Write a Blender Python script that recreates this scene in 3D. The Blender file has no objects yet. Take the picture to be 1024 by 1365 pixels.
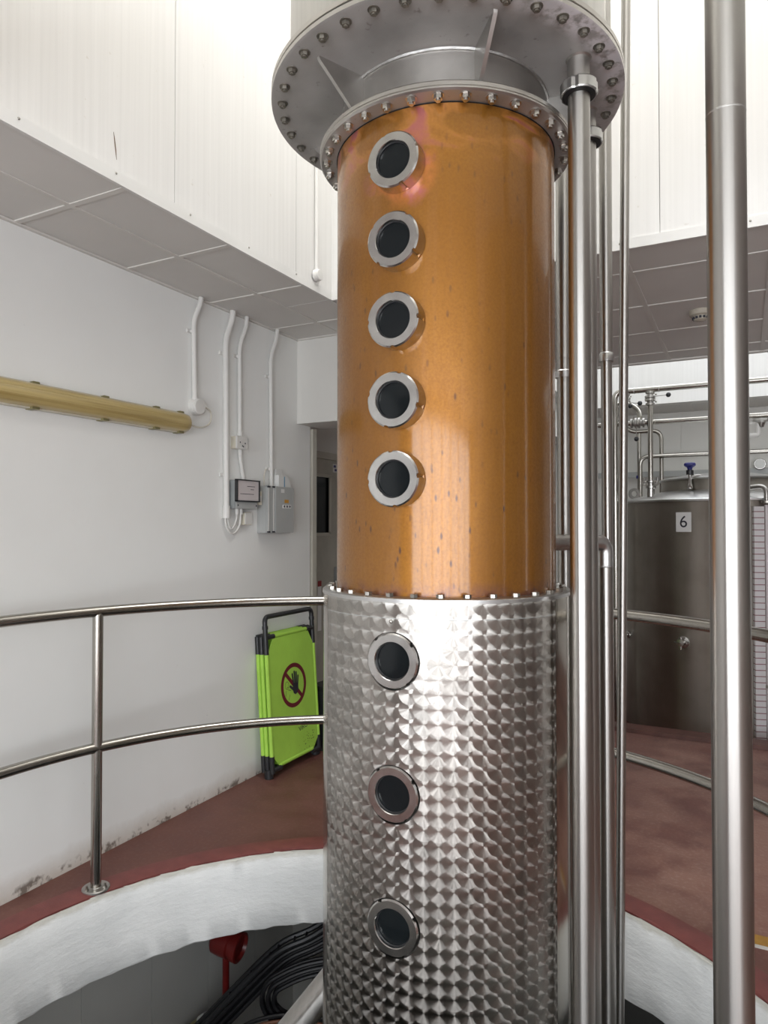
import bpy, math, random
from mathutils import Vector, Matrix
random.seed(7)
R = math.radians
pi = math.pi
sc = bpy.context.scene
COL = sc.collection

# ------------------------------------------------------------------ camera, world, lights, exposure
EYE = 1.4444
cam = bpy.data.objects.new('camera', bpy.data.cameras.new('camera'))
COL.objects.link(cam)
cam.location = (0, 0, EYE)
cam.rotation_euler = (R(91.0991), 0, R(27.3454))
cam.data.sensor_fit = 'HORIZONTAL'
cam.data.sensor_width = 36
cam.data.lens = 36 * 927.83 / 1024
cam.data.clip_start = 0.02
sc.camera = cam

world = bpy.data.worlds.new('world')
sc.world = world
world.use_nodes = True
world.node_tree.nodes['Background'].inputs[0].default_value = (0.80, 0.88, 1.0, 1)
world.node_tree.nodes['Background'].inputs[1].default_value = 0.6

def area(name, loc, rot, sx, sy, power, col):
    l = bpy.data.lights.new(name, 'AREA')
    l.shape = 'RECTANGLE'; l.size = sx; l.size_y = sy
    l.energy = power; l.color = col
    o = bpy.data.objects.new(name, l)
    o.location = loc; o.rotation_euler = rot
    COL.objects.link(o)
    return o
# daylight above the roof light of the column shaft, above the roof light over the tank, outside the glazed front
area('skylight_shaft_offscreen', (-0.727, 1.967, 5.32), (0, 0, 0), 2.3, 2.2, 108, (1.0, 0.98, 0.95))
area('skylight_tank_hall_offscreen', (0.6, 6.27, 4.32), (0, 0, 0), 4.0, 1.75, 64, (0.95, 0.97, 1.0))
area('window_front_offscreen', (1.4, -3.25, 1.3), (R(90), 0, 0), 6.0, 2.3, 290, (0.93, 0.96, 1.0))

sc.view_settings.view_transform = 'Standard'
sc.view_settings.look = 'None'
sc.view_settings.gamma = 1.0
sc.view_settings.use_curve_mapping = False
sc.view_settings.exposure = 0.42

# ------------------------------------------------------------------ materials
def srgb(r, g, b):
    f = lambda c: (c / 255 / 12.92) if c / 255 <= 0.04045 else ((c / 255 + 0.055) / 1.055) ** 2.4
    return (f(r), f(g), f(b), 1)

class N:
    """small node-tree helper"""
    def __init__(s, name):
        s.m = bpy.data.materials.new(name); s.m.use_nodes = True
        s.t = s.m.node_tree; s.b = s.t.nodes['Principled BSDF']
        s._tc = None
    def n(s, typ, ins=None, **kw):
        nd = s.t.nodes.new(typ)
        for k, v in kw.items(): setattr(nd, k, v)
        for k, v in (ins or {}).items(): s.set(nd.inputs[k], v)
        return nd
    def set(s, inp, v):
        if isinstance(v, bpy.types.NodeSocket): s.t.links.new(v, inp)
        elif isinstance(v, bpy.types.Node): s.t.links.new(v.outputs[0], inp)
        else: inp.default_value = v
    def p(s, k, v): s.set(s.b.inputs[k], v)
    def co(s):
        if not s._tc: s._tc = s.n('ShaderNodeTexCoord')
        return s._tc.outputs['Object']
    def mapping(s, sc_, loc=(0, 0, 0)):
        return s.n('ShaderNodeMapping', {'Vector': s.co(), 'Scale': sc_, 'Location': loc})
    def noise(s, scale, detail=4, vec=None, rough=.55, dist=0):
        return s.n('ShaderNodeTexNoise', {'Vector': vec if vec is not None else s.co(), 'Scale': scale, 'Detail': detail, 'Roughness': rough, 'Distortion': dist}).outputs['Fac']
    def ramp(s, fac, stops):
        r = s.n('ShaderNodeValToRGB', {'Fac': fac}); e = r.color_ramp.elements
        while len(e) < len(stops): e.new(0.5)
        for i, (pos, c) in enumerate(stops):
            e[i].position = pos; e[i].color = c if len(c) == 4 else (*c, 1)
        return r.outputs[0]
    def fr(s, fac, lo, hi, a, b):
        return s.n('ShaderNodeMapRange', {0: fac, 1: lo, 2: hi, 3: a, 4: b}).outputs[0]
    def mix(s, fac, a, b, mode='MIX'):
        m = s.n('ShaderNodeMix', data_type='RGBA', blend_type=mode)
        s.set(m.inputs[0], fac); s.set(m.inputs[6], a); s.set(m.inputs[7], b)
        return m.outputs[2]
    def math(s, op, a, b=0.0, c=0.0):
        m = s.n('ShaderNodeMath', operation=op)
        s.set(m.inputs[0], a); s.set(m.inputs[1], b); s.set(m.inputs[2], c)
        return m.outputs[0]
    def bump(s, h, strength=.2, dist=.01):
        s.p('Normal', s.n('ShaderNodeBump', {'Height': h, 'Strength': strength, 'Distance': dist}))

def plain(name, col, rough=.5, metal=0, var=.12, scale=9, bump=0):
    k = N(name)
    f = k.noise(scale, 5)
    k.p('Base Color', k.mix(k.fr(f, .3, .7, 0, 1), tuple(c * (1 - var) for c in col[:3]) + (1,), col))
    k.p('Roughness', rough); k.p('Metallic', metal)
    if bump: k.bump(k.noise(scale * 12, 3), bump, .004)
    return k.m

def stainless(name, col, rough, streak=(70, 70, .5), amount=.1, dirt=.1, dirtcol=(.25, .22, .18, 1), aniso=0):
    k = N(name)
    st = k.noise(1.0, 3, k.mapping(streak))
    bl = k.noise(5, 5)
    c = k.mix(k.fr(st, .3, .7, 0, 1), tuple(x * .86 for x in col[:3]) + (1,), col)
    c = k.mix(k.fr(bl, .45, .8, 0, dirt), c, dirtcol)
    k.p('Base Color', c); k.p('Metallic', 1.0)
    k.p('Roughness', k.fr(st, .25, .75, rough - amount * .5, rough + amount * .5))
    k.bump(st, .06, .002)
    if aniso:
        k.p('Anisotropic', aniso); k.p('Tangent', k.n('ShaderNodeCombineXYZ', {2: 1.0}))
    return k.m

M = {}
M['steel'] = stainless('brushed_stainless', (.47, .455, .43, 1), .34, aniso=.8)
M['steel_rail'] = stainless('rail_stainless', (.46, .44, .40, 1), .24, (6, 6, 6), .05, .04)
M['steel_tank'] = stainless('tank_stainless', (.50, .47, .42, 1), .44, (9, 9, .25), .10, .3, (.20, .16, .11, 1), .96)
M['steel_lid'] = stainless('lid_stainless', (.62, .62, .61, 1), .30, (3, 3, 3))
M['steel_bright'] = stainless('bright_stainless', (.56, .55, .53, 1), .22, (30, 30, 30), .06, .03)
M['steel_white'] = stainless('weathered_pale_stainless', (.56, .55, .52, 1), .45, (50, 50, .6), .1, .1, (.5, .47, .42, 1))

# matt grey flange metal with chalky stains along its rim
k = N('flange_metal')
nz = k.noise(7, 6); n2 = k.noise(26, 6, rough=.7)
sep = k.n('ShaderNodeSeparateXYZ', {0: k.co()})
rr = k.math('SQRT', k.math('ADD', k.math('MULTIPLY', sep.outputs[0], sep.outputs[0]), k.math('MULTIPLY', sep.outputs[1], sep.outputs[1])))
ang = k.math('ARCTAN2', sep.outputs[1], sep.outputs[0])           # stains sit on one side of the plate
side = k.fr(k.math('ABSOLUTE', k.math('ADD', ang, 0.13)), .35, .95, 1, 0)
rimm = k.fr(rr, .415, .45, 0, 1)
stain = k.math('MULTIPLY', k.math('MULTIPLY', side, rimm), k.fr(n2, .40, .52, 0, 1))
c = k.mix(k.fr(nz, .3, .7, 0, 1), (.36, .345, .33, 1), (.48, .465, .45, 1))
c = k.mix(k.fr(k.noise(40, 3), .66, .76, 0, .5), c, (.12, .10, .08, 1))
c = k.mix(stain, c, (.60, .57, .58, 1))
k.p('Base Color', c); k.p('Metallic', k.fr(stain, 0, 1, .6, .1)); k.p('Roughness', k.fr(nz, .3, .7, .42, .6))
k.bump(n2, .12, .003)
M['flange'] = k.m
M['flange_side'] = stainless('flange_rim_metal', (.55, .53, .50, 1), .36, (8, 8, 40))
M['neck'] = stainless('neck_metal', (.50, .485, .46, 1), .40, (14, 14, 14), .1, .2)
M['bolt'] = plain('bolt_steel', (.42, .40, .36, 1), .35, 1, .4, 30)
M['bolt_bright'] = plain('bright_bolt_steel', (.62, .60, .56, 1), .3, 1, .35, 40)
M['bolt_old'] = plain('weathered_bolt', (.30, .28, .24, 1), .45, .8, .5, 30)
M['weld'] = plain('weld_bead', (.58, .57, .55, 1), .35, 1, .3, 60, .3)

# lacquered copper: amber patina with drip marks and specks, pink bloom towards the top and round the first sight glass
k = N('copper_patina')
sep = k.n('ShaderNodeSeparateXYZ', {0: k.co()})
zc = sep.outputs[2]
big = k.noise(3.2, 6, k.mapping((1, 1, .45)), .6, .6)
streak = k.noise(1, 5, k.mapping((34, 34, 1.1)), .6)
fine = k.noise(160, 3)
c = k.mix(k.fr(big, .3, .7, 0, 1), (.25, .098, .011, 1), (.35, .150, .018, 1))
c = k.mix(k.fr(streak, .52, .72, 0, .35), c, (.36, .165, .055, 1))
c = k.mix(k.fr(fine, .35, .7, 0, .35), c, (.20, .075, .010, 1))
iri = k.noise(1, 3, k.mapping((5, 5, 9)), .5, 1.5)
edge = k.fr(zc, 2.33, 2.45, 0, 1)
c = k.mix(k.math('MULTIPLY', edge, k.fr(iri, .50, .62, 0, .8)), c, (.62, .26, .06, 1))
c = k.mix(k.math('MULTIPLY', edge, k.fr(iri, .60, .68, 0, .7)), c, (.42, .10, .16, 1))
# bloom round the topmost sight glass
d = k.n('ShaderNodeVectorMath', {0: k.co(), 1: (.305 * math.cos(R(-87.7)), .305 * math.sin(R(-87.7)), 2.318)}, operation='DISTANCE').outputs['Value']
halo = k.math('MULTIPLY', k.fr(d, .068, .10, 1, 0), k.fr(k.noise(14, 4), .42, .6, 0, 1))
c = k.mix(k.math('MULTIPLY', halo, .85), c, (.60, .20, .05, 1))
halo2 = k.math('MULTIPLY', k.fr(d, .078, .125, 1, 0), k.fr(k.noise(11, 4, k.mapping((1, 1, 1), (3, 1, 7))), .52, .62, 0, .7))
c = k.mix(halo2, c, (.42, .12, .15, 1))
spk = k.n('ShaderNodeTexVoronoi', {'Vector': k.mapping((46, 46, 17)), 'Scale': 1.0, 'Randomness': 1.0})
sp = k.math('MULTIPLY', k.fr(spk.outputs['Distance'], .09, .20, 1, 0), k.math('MULTIPLY', k.fr(k.noise(5.0, 4), .44, .56, 0, 1), k.fr(zc, 1.35, 2.15, 1, .35)))
c = k.mix(k.math('MULTIPLY', sp, .85), c, (.05, .024, .024, 1))
foot = k.math('MULTIPLY', k.fr(zc, 1.272, 1.31, 1, 0), k.fr(k.noise(20, 4), .4, .6, 0, 1))
c = k.mix(k.math('MULTIPLY', foot, .8), c, (.16, .06, .055, 1))
k.p('Base Color', c); k.p('Metallic', .75)
k.p('Roughness', k.fr(fine, .3, .7, .42, .55))
k.p('Coat Weight', .7); k.p('Coat Roughness', .11); k.p('Coat IOR', 1.5)
k.bump(k.noise(45, 3), .02, .003)
M['copper'] = k.m

# engine-turned (overlapping spot-brushed) stainless: brushing runs in circles round each spot
def perlage(name, rad, cell):
    k = N(name)
    sep = k.n('ShaderNodeSeparateXYZ', {0: k.co()})
    x, y, z = sep.outputs
    ang = k.math('ARCTAN2', y, k.math('MULTIPLY', x, 1.0))
    wob = k.noise(9, 2)
    u = k.math('ADD', k.math('MULTIPLY', ang, rad / cell), k.math('MULTIPLY', wob, .12))
    v = k.math('ADD', k.math('DIVIDE', z, cell), k.math('MULTIPLY', k.noise(8, 2), .12))
    fx = k.math('FRACT', u); fy = k.math('FRACT', v)
    iu = k.math('FLOOR', u); iv = k.math('FLOOR', v)
    def cand(cx, cy):
        dx = k.math('SUBTRACT', fx, cx); dy = k.math('SUBTRACT', fy, cy)
        ds = k.math('ADD', k.math('MULTIPLY', dx, dx), k.math('MULTIPLY', dy, dy))
        ins = k.math('LESS_THAN', ds, .56)
        vec = k.n('ShaderNodeCombineXYZ', {0: dx, 1: dy, 2: ds}).outputs[0]
        idx = k.n('ShaderNodeCombineXYZ', {0: k.math('ADD', iu, cx), 1: k.math('ADD', iv, cy)}).outputs[0]
        return vec, idx, ins
    vec, idx, _ = cand(0, 0)
    for cx, cy in ((1, 0), (0, 1), (1, 1)):
        v2, i2, ins = cand(float(cx), float(cy))
        m1 = k.n('ShaderNodeMix', data_type='VECTOR'); k.set(m1.inputs[0], ins); k.set(m1.inputs[4], vec); k.set(m1.inputs[5], v2)
        m2 = k.n('ShaderNodeMix', data_type='VECTOR'); k.set(m2.inputs[0], ins); k.set(m2.inputs[4], idx); k.set(m2.inputs[5], i2)
        vec, idx = m1.outputs[1], m2.outputs[1]
    sv = k.n('ShaderNodeSeparateXYZ', {0: vec})
    dx, dy = sv.outputs[0], sv.outputs[1]
    # local frame of the cylinder
    ca = k.math('COSINE', ang); sa = k.math('SINE', ang)
    tx = k.math('MULTIPLY', dx, k.math('MULTIPLY', sa, -1.0)); ty = k.math('MULTIPLY', dx, ca)
    tang = k.n('ShaderNodeVectorMath', {0: k.n('ShaderNodeCombineXYZ', {0: tx, 1: ty, 2: dy})}, operation='NORMALIZE').outputs[0]
    white = k.n('ShaderNodeTexWhiteNoise', {'Vector': idx}, noise_dimensions='2D').outputs['Value']
    # brushed rings: fine grooves in distance from the spot centre, and a slight dish to each spot
    rdist = k.math('SQRT', sv.outputs[2])
    nrm = k.n('ShaderNodeNewGeometry').outputs['Normal']
    fac = k.noise(3.4, 2, k.n('ShaderNodeVectorMath', {0: tang, 1: k.n('ShaderNodeCombineXYZ', {0: k.math('MULTIPLY', white, 37.0), 1: k.math('MULTIPLY', white, 11.0)})}, operation='ADD').outputs[0])
    tilt = k.n('ShaderNodeVectorMath', {0: tang, 'Scale': k.math('MULTIPLY', k.math('SUBTRACT', fac, .5), .42)}, operation='SCALE').outputs[0]
    nn = k.n('ShaderNodeVectorMath', {0: k.n('ShaderNodeVectorMath', {0: nrm, 1: tilt}, operation='ADD')}, operation='NORMALIZE').outputs[0]
    bp = k.n('ShaderNodeBump', {'Height': k.noise(1, 2, k.n('ShaderNodeCombineXYZ', {0: k.math('MULTIPLY', rdist, 40.0), 1: k.math('MULTIPLY', white, 50.0)}).outputs[0]), 'Strength': .06, 'Distance': .002, 'Normal': nn})
    k.p('Normal', bp)
    k.p('Tangent', tang)
    k.p('Anisotropic', .93)
    k.p('Roughness', .30)
    k.p('Metallic', 1.0)
    dirt = k.noise(4, 5)
    c = k.mix(white, (.33, .315, .29, 1), (.45, .43, .40, 1))
    c = k.mix(k.fr(dirt, .5, .8, 0, .2), c, (.24, .20, .15, 1))
    k.p('Base Color', c)
    return k.m
M['perlage'] = perlage('engine_turned_stainless', .344, .035)
M['steel_jacket'] = stainless('plain_jacket_stainless', (.50, .47, .42, 1), .16, (12, 12, .6), .06, .3, (.25, .19, .13, 1))

k = N('sight_glass'); k.p('Base Color', (.008, .010, .011, 1)); k.p('Roughness', .05); k.p('IOR', 1.5); k.p('Specular IOR Level', .22); M['glass_dark'] = k.m
M['black'] = plain('black_rubber', (.012, .012, .013, 1), .5, 0, .3, 20)
M['black_gap'] = plain('dark_seal', (.006, .006, .006, 1), .7)
M['black_plastic'] = plain('black_plastic', (.025, .026, .028, 1), .35, 0, .2, 20)

# painted boards of the shaft
k = N('white_painted_board')
st = k.noise(1, 4, k.mapping((55, 55, .8))); bl = k.noise(1.3, 5)
c = k.mix(k.fr(st, .3, .7, 0, 1), (.68, .672, .65, 1), (.73, .722, .70, 1))
c = k.mix(k.fr(k.noise(30, 3), .70, .78, 0, .35), c, (.45, .40, .32, 1))
c = k.mix(k.fr(bl, .5, .75, 0, .25), c, (.65, .635, .59, 1))
k.p('Base Color', c); k.p('Roughness', .55); k.bump(st, .035, .003)
M['board'] = k.m
M['trim_white'] = plain('white_trim', (.72, .715, .69, 1), .45, 0, .06, 5)
# plastered wall with scuffs and a grimy tan base
k = N('white_plaster')
sep = k.n('ShaderNodeSeparateXYZ', {0: k.co()})
bl = k.noise(1.1, 5); sm = k.noise(5, 6, rough=.65)
c = k.mix(k.fr(bl, .3, .7, 0, 1), (.80, .805, .78, 1), (.86, .865, .845, 1))
sc1 = k.noise(1, 5, k.mapping((9, 9, 22)), .7, 2.5)
c = k.mix(k.fr(sc1, .70, .74, 0, .30), c, (.32, .31, .29, 1))
zz = k.math('ADD', sep.outputs[2], k.math('MULTIPLY', k.math('SUBTRACT', sm, .5), .10))
c = k.mix(k.fr(zz, .0, .10, .55, 0), c, (.36, .27, .18, 1))
c = k.mix(k.math('MULTIPLY', k.fr(zz, .02, .04, 1, 0), k.fr(k.noise(22, 3), .5, .6, 0, .8)), c, (.10, .07, .05, 1))
k.p('Base Color', c); k.p('Roughness', .6); k.bump(sm, .08, .006)
M['plaster'] = k.m
M['white_wall'] = plain('cream_wall', (.74, .73, .69, 1), .6, 0, .07, 2)
M['grey_wall'] = plain('dull_grey_wall', (.42, .41, .39, 1), .6, 0, .1, 2)  # for walls out of view; grey chosen to darken reflections in the steel
M['tile'] = plain('ceiling_tile_grey', (.68, .665, .635, 1), .75, 0, .06, 3, .05)
M['tbar'] = plain('ceiling_grid_white', (.68, .66, .62, 1), .5, 0, .08, 4)
M['void'] = plain('ceiling_backing_board', (.50, .49, .47, 1), .9)
# concrete edge of the floor opening, brushed white paint
k = N('painted_concrete_edge')
sep = k.n('ShaderNodeSeparateXYZ', {0: k.co()})
a = k.noise(14, 6, k.mapping((1, 1, 2.5)), .65); b = k.noise(3, 4)
c = k.mix(k.fr(b, .3, .7, 0, 1), (.72, .73, .715, 1), (.84, .845, .825, 1))
c = k.mix(k.fr(a, .66, .8, 0, .4), c, (.40, .38, .33, 1))
rim = k.math('ADD', sep.outputs[2], k.math('MULTIPLY', k.math('SUBTRACT', a, .5), .05))
c = k.mix(k.fr(rim, -.035, -.012, 0, .55), c, (.40, .37, .28, 1))
k.p('Base Color', c); k.p('Roughness', .65); k.bump(a, .35, .012)
M['slab_edge'] = k.m
# red floor paint, worn pale on the walkway to the tanks
k = N('red_floor_paint')
sep = k.n('ShaderNodeSeparateXYZ', {0: k.co()})
n1 = k.noise(2.2, 6, dist=.8); n2 = k.noise(60, 4); n3 = k.noise(6, 5)
c = k.mix(k.fr(n3, .3, .7, 0, 1), (.125, .045, .035, 1), (.175, .075, .058, 1))
worn = k.math('MULTIPLY', k.fr(sep.outputs[0], -1.0, -.35, 0, 1), k.fr(n1, .36, .60, 0, 1))
c = k.mix(k.math('MULTIPLY', worn, .75), c, (.30, .165, .125, 1))
c = k.mix(k.math('MULTIPLY', k.fr(n2, .5, .75, 0, .5), k.fr(worn, 0, 1, .25, 1)), c, (.36, .25, .20, 1))
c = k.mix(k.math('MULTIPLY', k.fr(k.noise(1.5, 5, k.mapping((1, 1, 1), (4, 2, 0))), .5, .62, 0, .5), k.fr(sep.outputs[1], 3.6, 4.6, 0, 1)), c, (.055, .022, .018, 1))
k.p('Base Color', c); k.p('Roughness', k.fr(n3, .3, .7, .5, .7)); k.bump(n2, .12, .004)
M['floor'] = k.m
M['kerb_red'] = plain('red_kerb_paint', (.20, .055, .048, 1), .5, 0, .25, 14, .15)
M['kerb_dark'] = plain('brown_red_kerb', (.13, .055, .042, 1), .5, 0, .4, 9)
M['panel_grey'] = plain('grey_wall_panel', (.60, .60, .565, 1), .45, 0, .1, 2)
M['dark'] = plain('cellar_concrete', (.30, .30, .29, 1), .8)
M['conduit'] = plain('white_conduit', (.70, .69, .66, 1), .4, 0, .06, 8)
M['cream'] = plain('cream_plastic', (.66, .62, .51, 1), .4, 0, .08, 8)
M['grey_box'] = plain('grey_enclosure', (.42, .43, .42, 1), .4, 0, .06, 6)
M['grey_dark'] = plain('mid_grey_plastic', (.30, .32, .32, 1), .45, 0, .1, 8)
M['panel_face'] = plain('clear_meter_cover', (.60, .55, .55, 1), .25, 0, .06, 8)
M['orange'] = plain('orange_label', (.62, .30, .03, 1), .5)
M['blue_stripe'] = plain('blue_stripe', (.10, .28, .45, 1), .5)
M['paper'] = plain('white_paper', (.74, .74, .72, 1), .6, 0, .05)
M['ink'] = plain('dark_ink', (.03, .03, .04, 1), .6)
M['wire'] = plain('pale_cable', (.62, .58, .50, 1), .5)
M['door'] = plain('grey_cream_door', (.45, .43, .365, 1), .5, 0, .18, 7)
M['door_frame'] = plain('cream_door_frame', (.52, .50, .43, 1), .45, 0, .08, 5)
M['green'] = plain('lime_green_fabric', (.44, .76, .095, 1), .6, 0, .12, 7, .15)
M['sign_red'] = plain('dark_red_print', (.16, .012, .022, 1), .6)
M['stain'] = plain('black_smudge', (.05, .09, .02, 1), .7)
M['red_paint'] = plain('fire_red_paint', (.16, .012, .010, 1), .35, 0, .3, 10)
M['cable_black'] = plain('black_cable', (.010, .010, .012, 1), .45)
M['cable_copper'] = plain('brown_cable', (.16, .065, .035, 1), .45)
M['lagging'] = plain('yellowed_pipe', (.30, .27, .13, 1), .4, .3, .4, 8)
M['blue'] = plain('blue_plastic', (.012, .014, .16, 1), .4)
M['yellow'] = plain('yellow_tape', (.42, .22, .03, 1), .6, 0, .3, 20)
M['tape_white'] = plain('white_tape', (.62, .60, .56, 1), .6, 0, .2, 20)
M['smoke_cream'] = plain('smoke_detector_plastic', (.50, .46, .38, 1), .5)
# yellowed ribbed diffuser of the lamp
k = N('yellowed_diffuser'); st = k.noise(1, 3, k.mapping((1, 1.2, 45)))
k.p('Base Color', k.mix(k.fr(st, .3, .7, 0, 1), (.34, .245, .085, 1), (.62, .49, .22, 1))); k.p('Roughness', .28); k.p('Coat Weight', .4)
M['diffuser'] = k.m
# level-gauge scale: printed ticks
k = N('gauge_scale'); sep = k.n('ShaderNodeSeparateXYZ', {0: k.co()})
fz = k.math('FRACT', k.math('DIVIDE', sep.outputs[2], .0435))
k.p('Base Color', k.mix(k.math('LESS_THAN', fz, .13), (.62, .60, .60, 1), (.20, .05, .06, 1))); k.p('Roughness', .4)
M['scale'] = k.m
# window panes: clear thin glass
k = N('thin_glass'); tr = k.n('ShaderNodeBsdfTransparent'); gl = k.n('ShaderNodeBsdfGlossy', {'Roughness': .02})
mx = k.n('ShaderNodeMixShader', {0: .06, 1: tr.outputs[0], 2: gl.outputs[0]})
k.t.links.new(mx.outputs[0], k.t.nodes['Material Output'].inputs[0]); M['pane'] = k.m

# ------------------------------------------------------------------ mesh builder
class MB:
    def __init__(s): s.v = []; s.f = []
    def add(s, vs, fs):
        o = len(s.v); s.v += [Vector(q) for q in vs]; s.f += [[i + o for i in f] for f in fs]; return s
    def box(s, x0, x1, y0, y1, z0, z1):
        v = [(x, y, z) for z in (z0, z1) for y in (y0, y1) for x in (x0, x1)]
        return s.add(v, [(0, 2, 3, 1), (4, 5, 7, 6), (0, 1, 5, 4), (2, 6, 7, 3), (0, 4, 6, 2), (1, 3, 7, 5)])
    def rbox(s, x0, x1, y0, y1, z0, z1, r, axis=0, seg=4):
        """box with corners rounded round the given axis"""
        A = [(x0, x1), (y0, y1), (z0, z1)]
        b, c = [i for i in range(3) if i != axis]
        pts = []
        for (sb, scn, a0) in ((1, 1, 0), (0, 1, 90), (0, 0, 180), (1, 0, 270)):
            cb = A[b][1] - r if sb else A[b][0] + r; cc = A[c][1] - r if scn else A[c][0] + r
            for i in range(seg + 1):
                t = R(a0 + 90 * i / seg); pts.append((cb + r * math.cos(t), cc + r * math.sin(t)))
        return s.prism(pts, axis, *A[axis])
    def prism(s, pts, axis, a0, a1):
        b, c = [i for i in range(3) if i != axis]
        n = len(pts); vs = []
        for a in (a0, a1):
            for p_ in pts:
                q = [0, 0, 0]; q[axis] = a; q[b] = p_[0]; q[c] = p_[1]; vs.append(q)
        fs = [[i, (i + 1) % n, n + (i + 1) % n, n + i] for i in range(n)]
        fs += [list(range(n))[::-1], [n + i for i in range(n)]]
        return s.add(vs, fs)
    def tube(s, path, r, n=16, cap=True, rs=None):
        path = [Vector(q) for q in path]; vs = []; fs = []
        T = []
        for i in range(len(path)):
            a = path[max(i - 1, 0)]; b = path[min(i + 1, len(path) - 1)]
            T.append((b - a).normalized())
        up = Vector((0, 0, 1)) if abs(T[0].z) < .9 else Vector((1, 0, 0))
        u = T[0].cross(up).normalized()
        for i, q in enumerate(path):
            u = (u - T[i] * u.dot(T[i])).normalized(); w = T[i].cross(u)
            rad = rs[i] if rs else r
            for j in range(n):
                t = 2 * pi * j / n; vs.append(q + (u * math.cos(t) + w * math.sin(t)) * rad)
        for i in range(len(path) - 1):
            for j in range(n):
                fs.append([i * n + j, i * n + (j + 1) % n, (i + 1) * n + (j + 1) % n, (i + 1) * n + j])
        if cap:
            fs.append(list(range(n))[::-1]); fs.append([(len(path) - 1) * n + j for j in range(n)])
        return s.add(vs, fs)
    def cyl(s, a, b, r, n=16, r2=None): return s.tube([a, b], r, n, True, [r, r if r2 is None else r2])
    def lathe(s, prof, c=(0, 0, 0), n=48, a0=0, a1=360, axis=(0, 0, 1), radf=None, close=False):
        """profile of (r, h) turned round an axis through c"""
        ax = Vector(axis).normalized(); up = Vector((0, 0, 1)) if abs(ax.z) < .9 else Vector((1, 0, 0))
        if abs(ax.z) > .9: e1 = Vector((1, 0, 0)); e2 = Vector((0, 1, 0))
        else: e1 = up.cross(ax).normalized(); e2 = ax.cross(e1)
        full = abs(a1 - a0 - 360) < 1e-6; m = n if full else n + 1; vs = []; fs = []
        c = Vector(c)
        for i in range(m):
            t = R(a0 + (a1 - a0) * i / n); d = e1 * math.cos(t) + e2 * math.sin(t)
            for q, (r, h) in enumerate(prof):
                rr_ = radf(i, q, r) if radf else r
                vs.append(c + d * rr_ + ax * h)
        L = len(prof)
        for i in range(n):
            j = (i + 1) % m
            for q in range(L if close else L - 1):
                q2 = (q + 1) % L
                fs.append([i * L + q, j * L + q, j * L + q2, i * L + q2])
        return s.add(vs, fs)
    def hexn(s, c, axis, r, h, n=6):
        c = Vector(c); ax = Vector(axis).normalized(); return s.tube([c, c + ax * h], r, n)

WL = {}
def setp(o, label=None, cat=None, group=None, kind=None):
    if label: o['label'] = label
    if cat: o['category'] = cat
    if group: o['group'] = group
    if kind: o['kind'] = kind
    return o
def thing(name, label, cat, loc, group=None):
    o = bpy.data.objects.new(name, None); COL.objects.link(o); o.location = loc
    o.empty_display_size = .05
    WL[o] = Vector(loc); return setp(o, label, cat, group)
def mesh_of(mb, name, mat, org, smooth=40):
    me = bpy.data.meshes.new(name)
    me.from_pydata([tuple(v - org) for v in mb.v], [], mb.f)
    me.update()
    import bmesh
    bm = bmesh.new(); bm.from_mesh(me)
    bmesh.ops.recalc_face_normals(bm, faces=bm.faces); bm.to_mesh(me); bm.free()
    if smooth:
        me.shade_smooth(); me.set_sharp_from_angle(angle=R(smooth))
    me.materials.append(M[mat] if isinstance(mat, str) else mat)
    return me
def build(mb, name, mat, parent=None, org=None, smooth=40, **tags):
    """one mesh object; vertices are given in world space"""
    if parent is not None: org = WL[parent]
    elif org is None:
        lo = Vector([min(v[i] for v in mb.v) for i in range(3)]); hi = Vector([max(v[i] for v in mb.v) for i in range(3)])
        org = Vector(((lo.x + hi.x) / 2, (lo.y + hi.y) / 2, lo.z))
    org = Vector(org)
    o = bpy.data.objects.new(name, mesh_of(mb, name, mat, org, smooth)); COL.objects.link(o)
    if parent is not None: o.parent = parent
    else: o.location = org
    WL[o] = org
    return setp(o, **tags)
def inst(me, name, parent, loc, rotz=0, mat3=None):
    o = bpy.data.objects.new(name, me); COL.objects.link(o); o.parent = parent
    m = (Matrix.Rotation(rotz, 4, 'Z') if mat3 is None else mat3)
    o.matrix_local = Matrix.Translation(Vector(loc) - WL[parent]) @ m
    return o
def struct(mb, name, mat, parent=None, smooth=40):
    return build(mb, name, mat, parent, org=(0, 0, 0) if parent is None else None, smooth=smooth, kind='structure' if parent is None else None)

def bend(pts, rad, seg=6):
    """polyline with its inner corners rounded"""
    pts = [Vector(q) for q in pts]; out = [pts[0]]
    for i in range(1, len(pts) - 1):
        a, b, c = pts[i - 1], pts[i], pts[i + 1]
        d1 = (a - b).normalized(); d2 = (c - b).normalized()
        r = min(rad, (a - b).length * .49, (c - b).length * .49)
        p0, p1 = b + d1 * r, b + d2 * r
        for k_ in range(seg + 1):
            t = k_ / seg; out.append((1 - t) ** 2 * p0 + 2 * t * (1 - t) * b + t * t * p1)
    out.append(pts[-1]); return out

# ------------------------------------------------------------------ room dimensions
XL, HC = -2.52, 2.622               # left wall plane, ceiling height
AX0, AX1, AY0, AY1 = -1.904, 0.45, 0.85, 3.084   # column shaft through the ceiling
WX0, WX1, WY0, WY1 = -1.45, 2.6, 5.37, 7.17      # roof light over the tanks
XR, YF, YB = 4.6, -3.0, 7.85
OC = (-0.961, 1.522); RO, RRAIL = 1.353, 1.4015  # round floor opening
CX, CY = -0.752, 1.830                            # axis of the still column
CDIR = -67.66                                     # bearing from the column to the viewpoint
def cpol(r, a, z): t = R(CDIR + a); return Vector((CX + r * math.cos(t), CY + r * math.sin(t), z))

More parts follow.
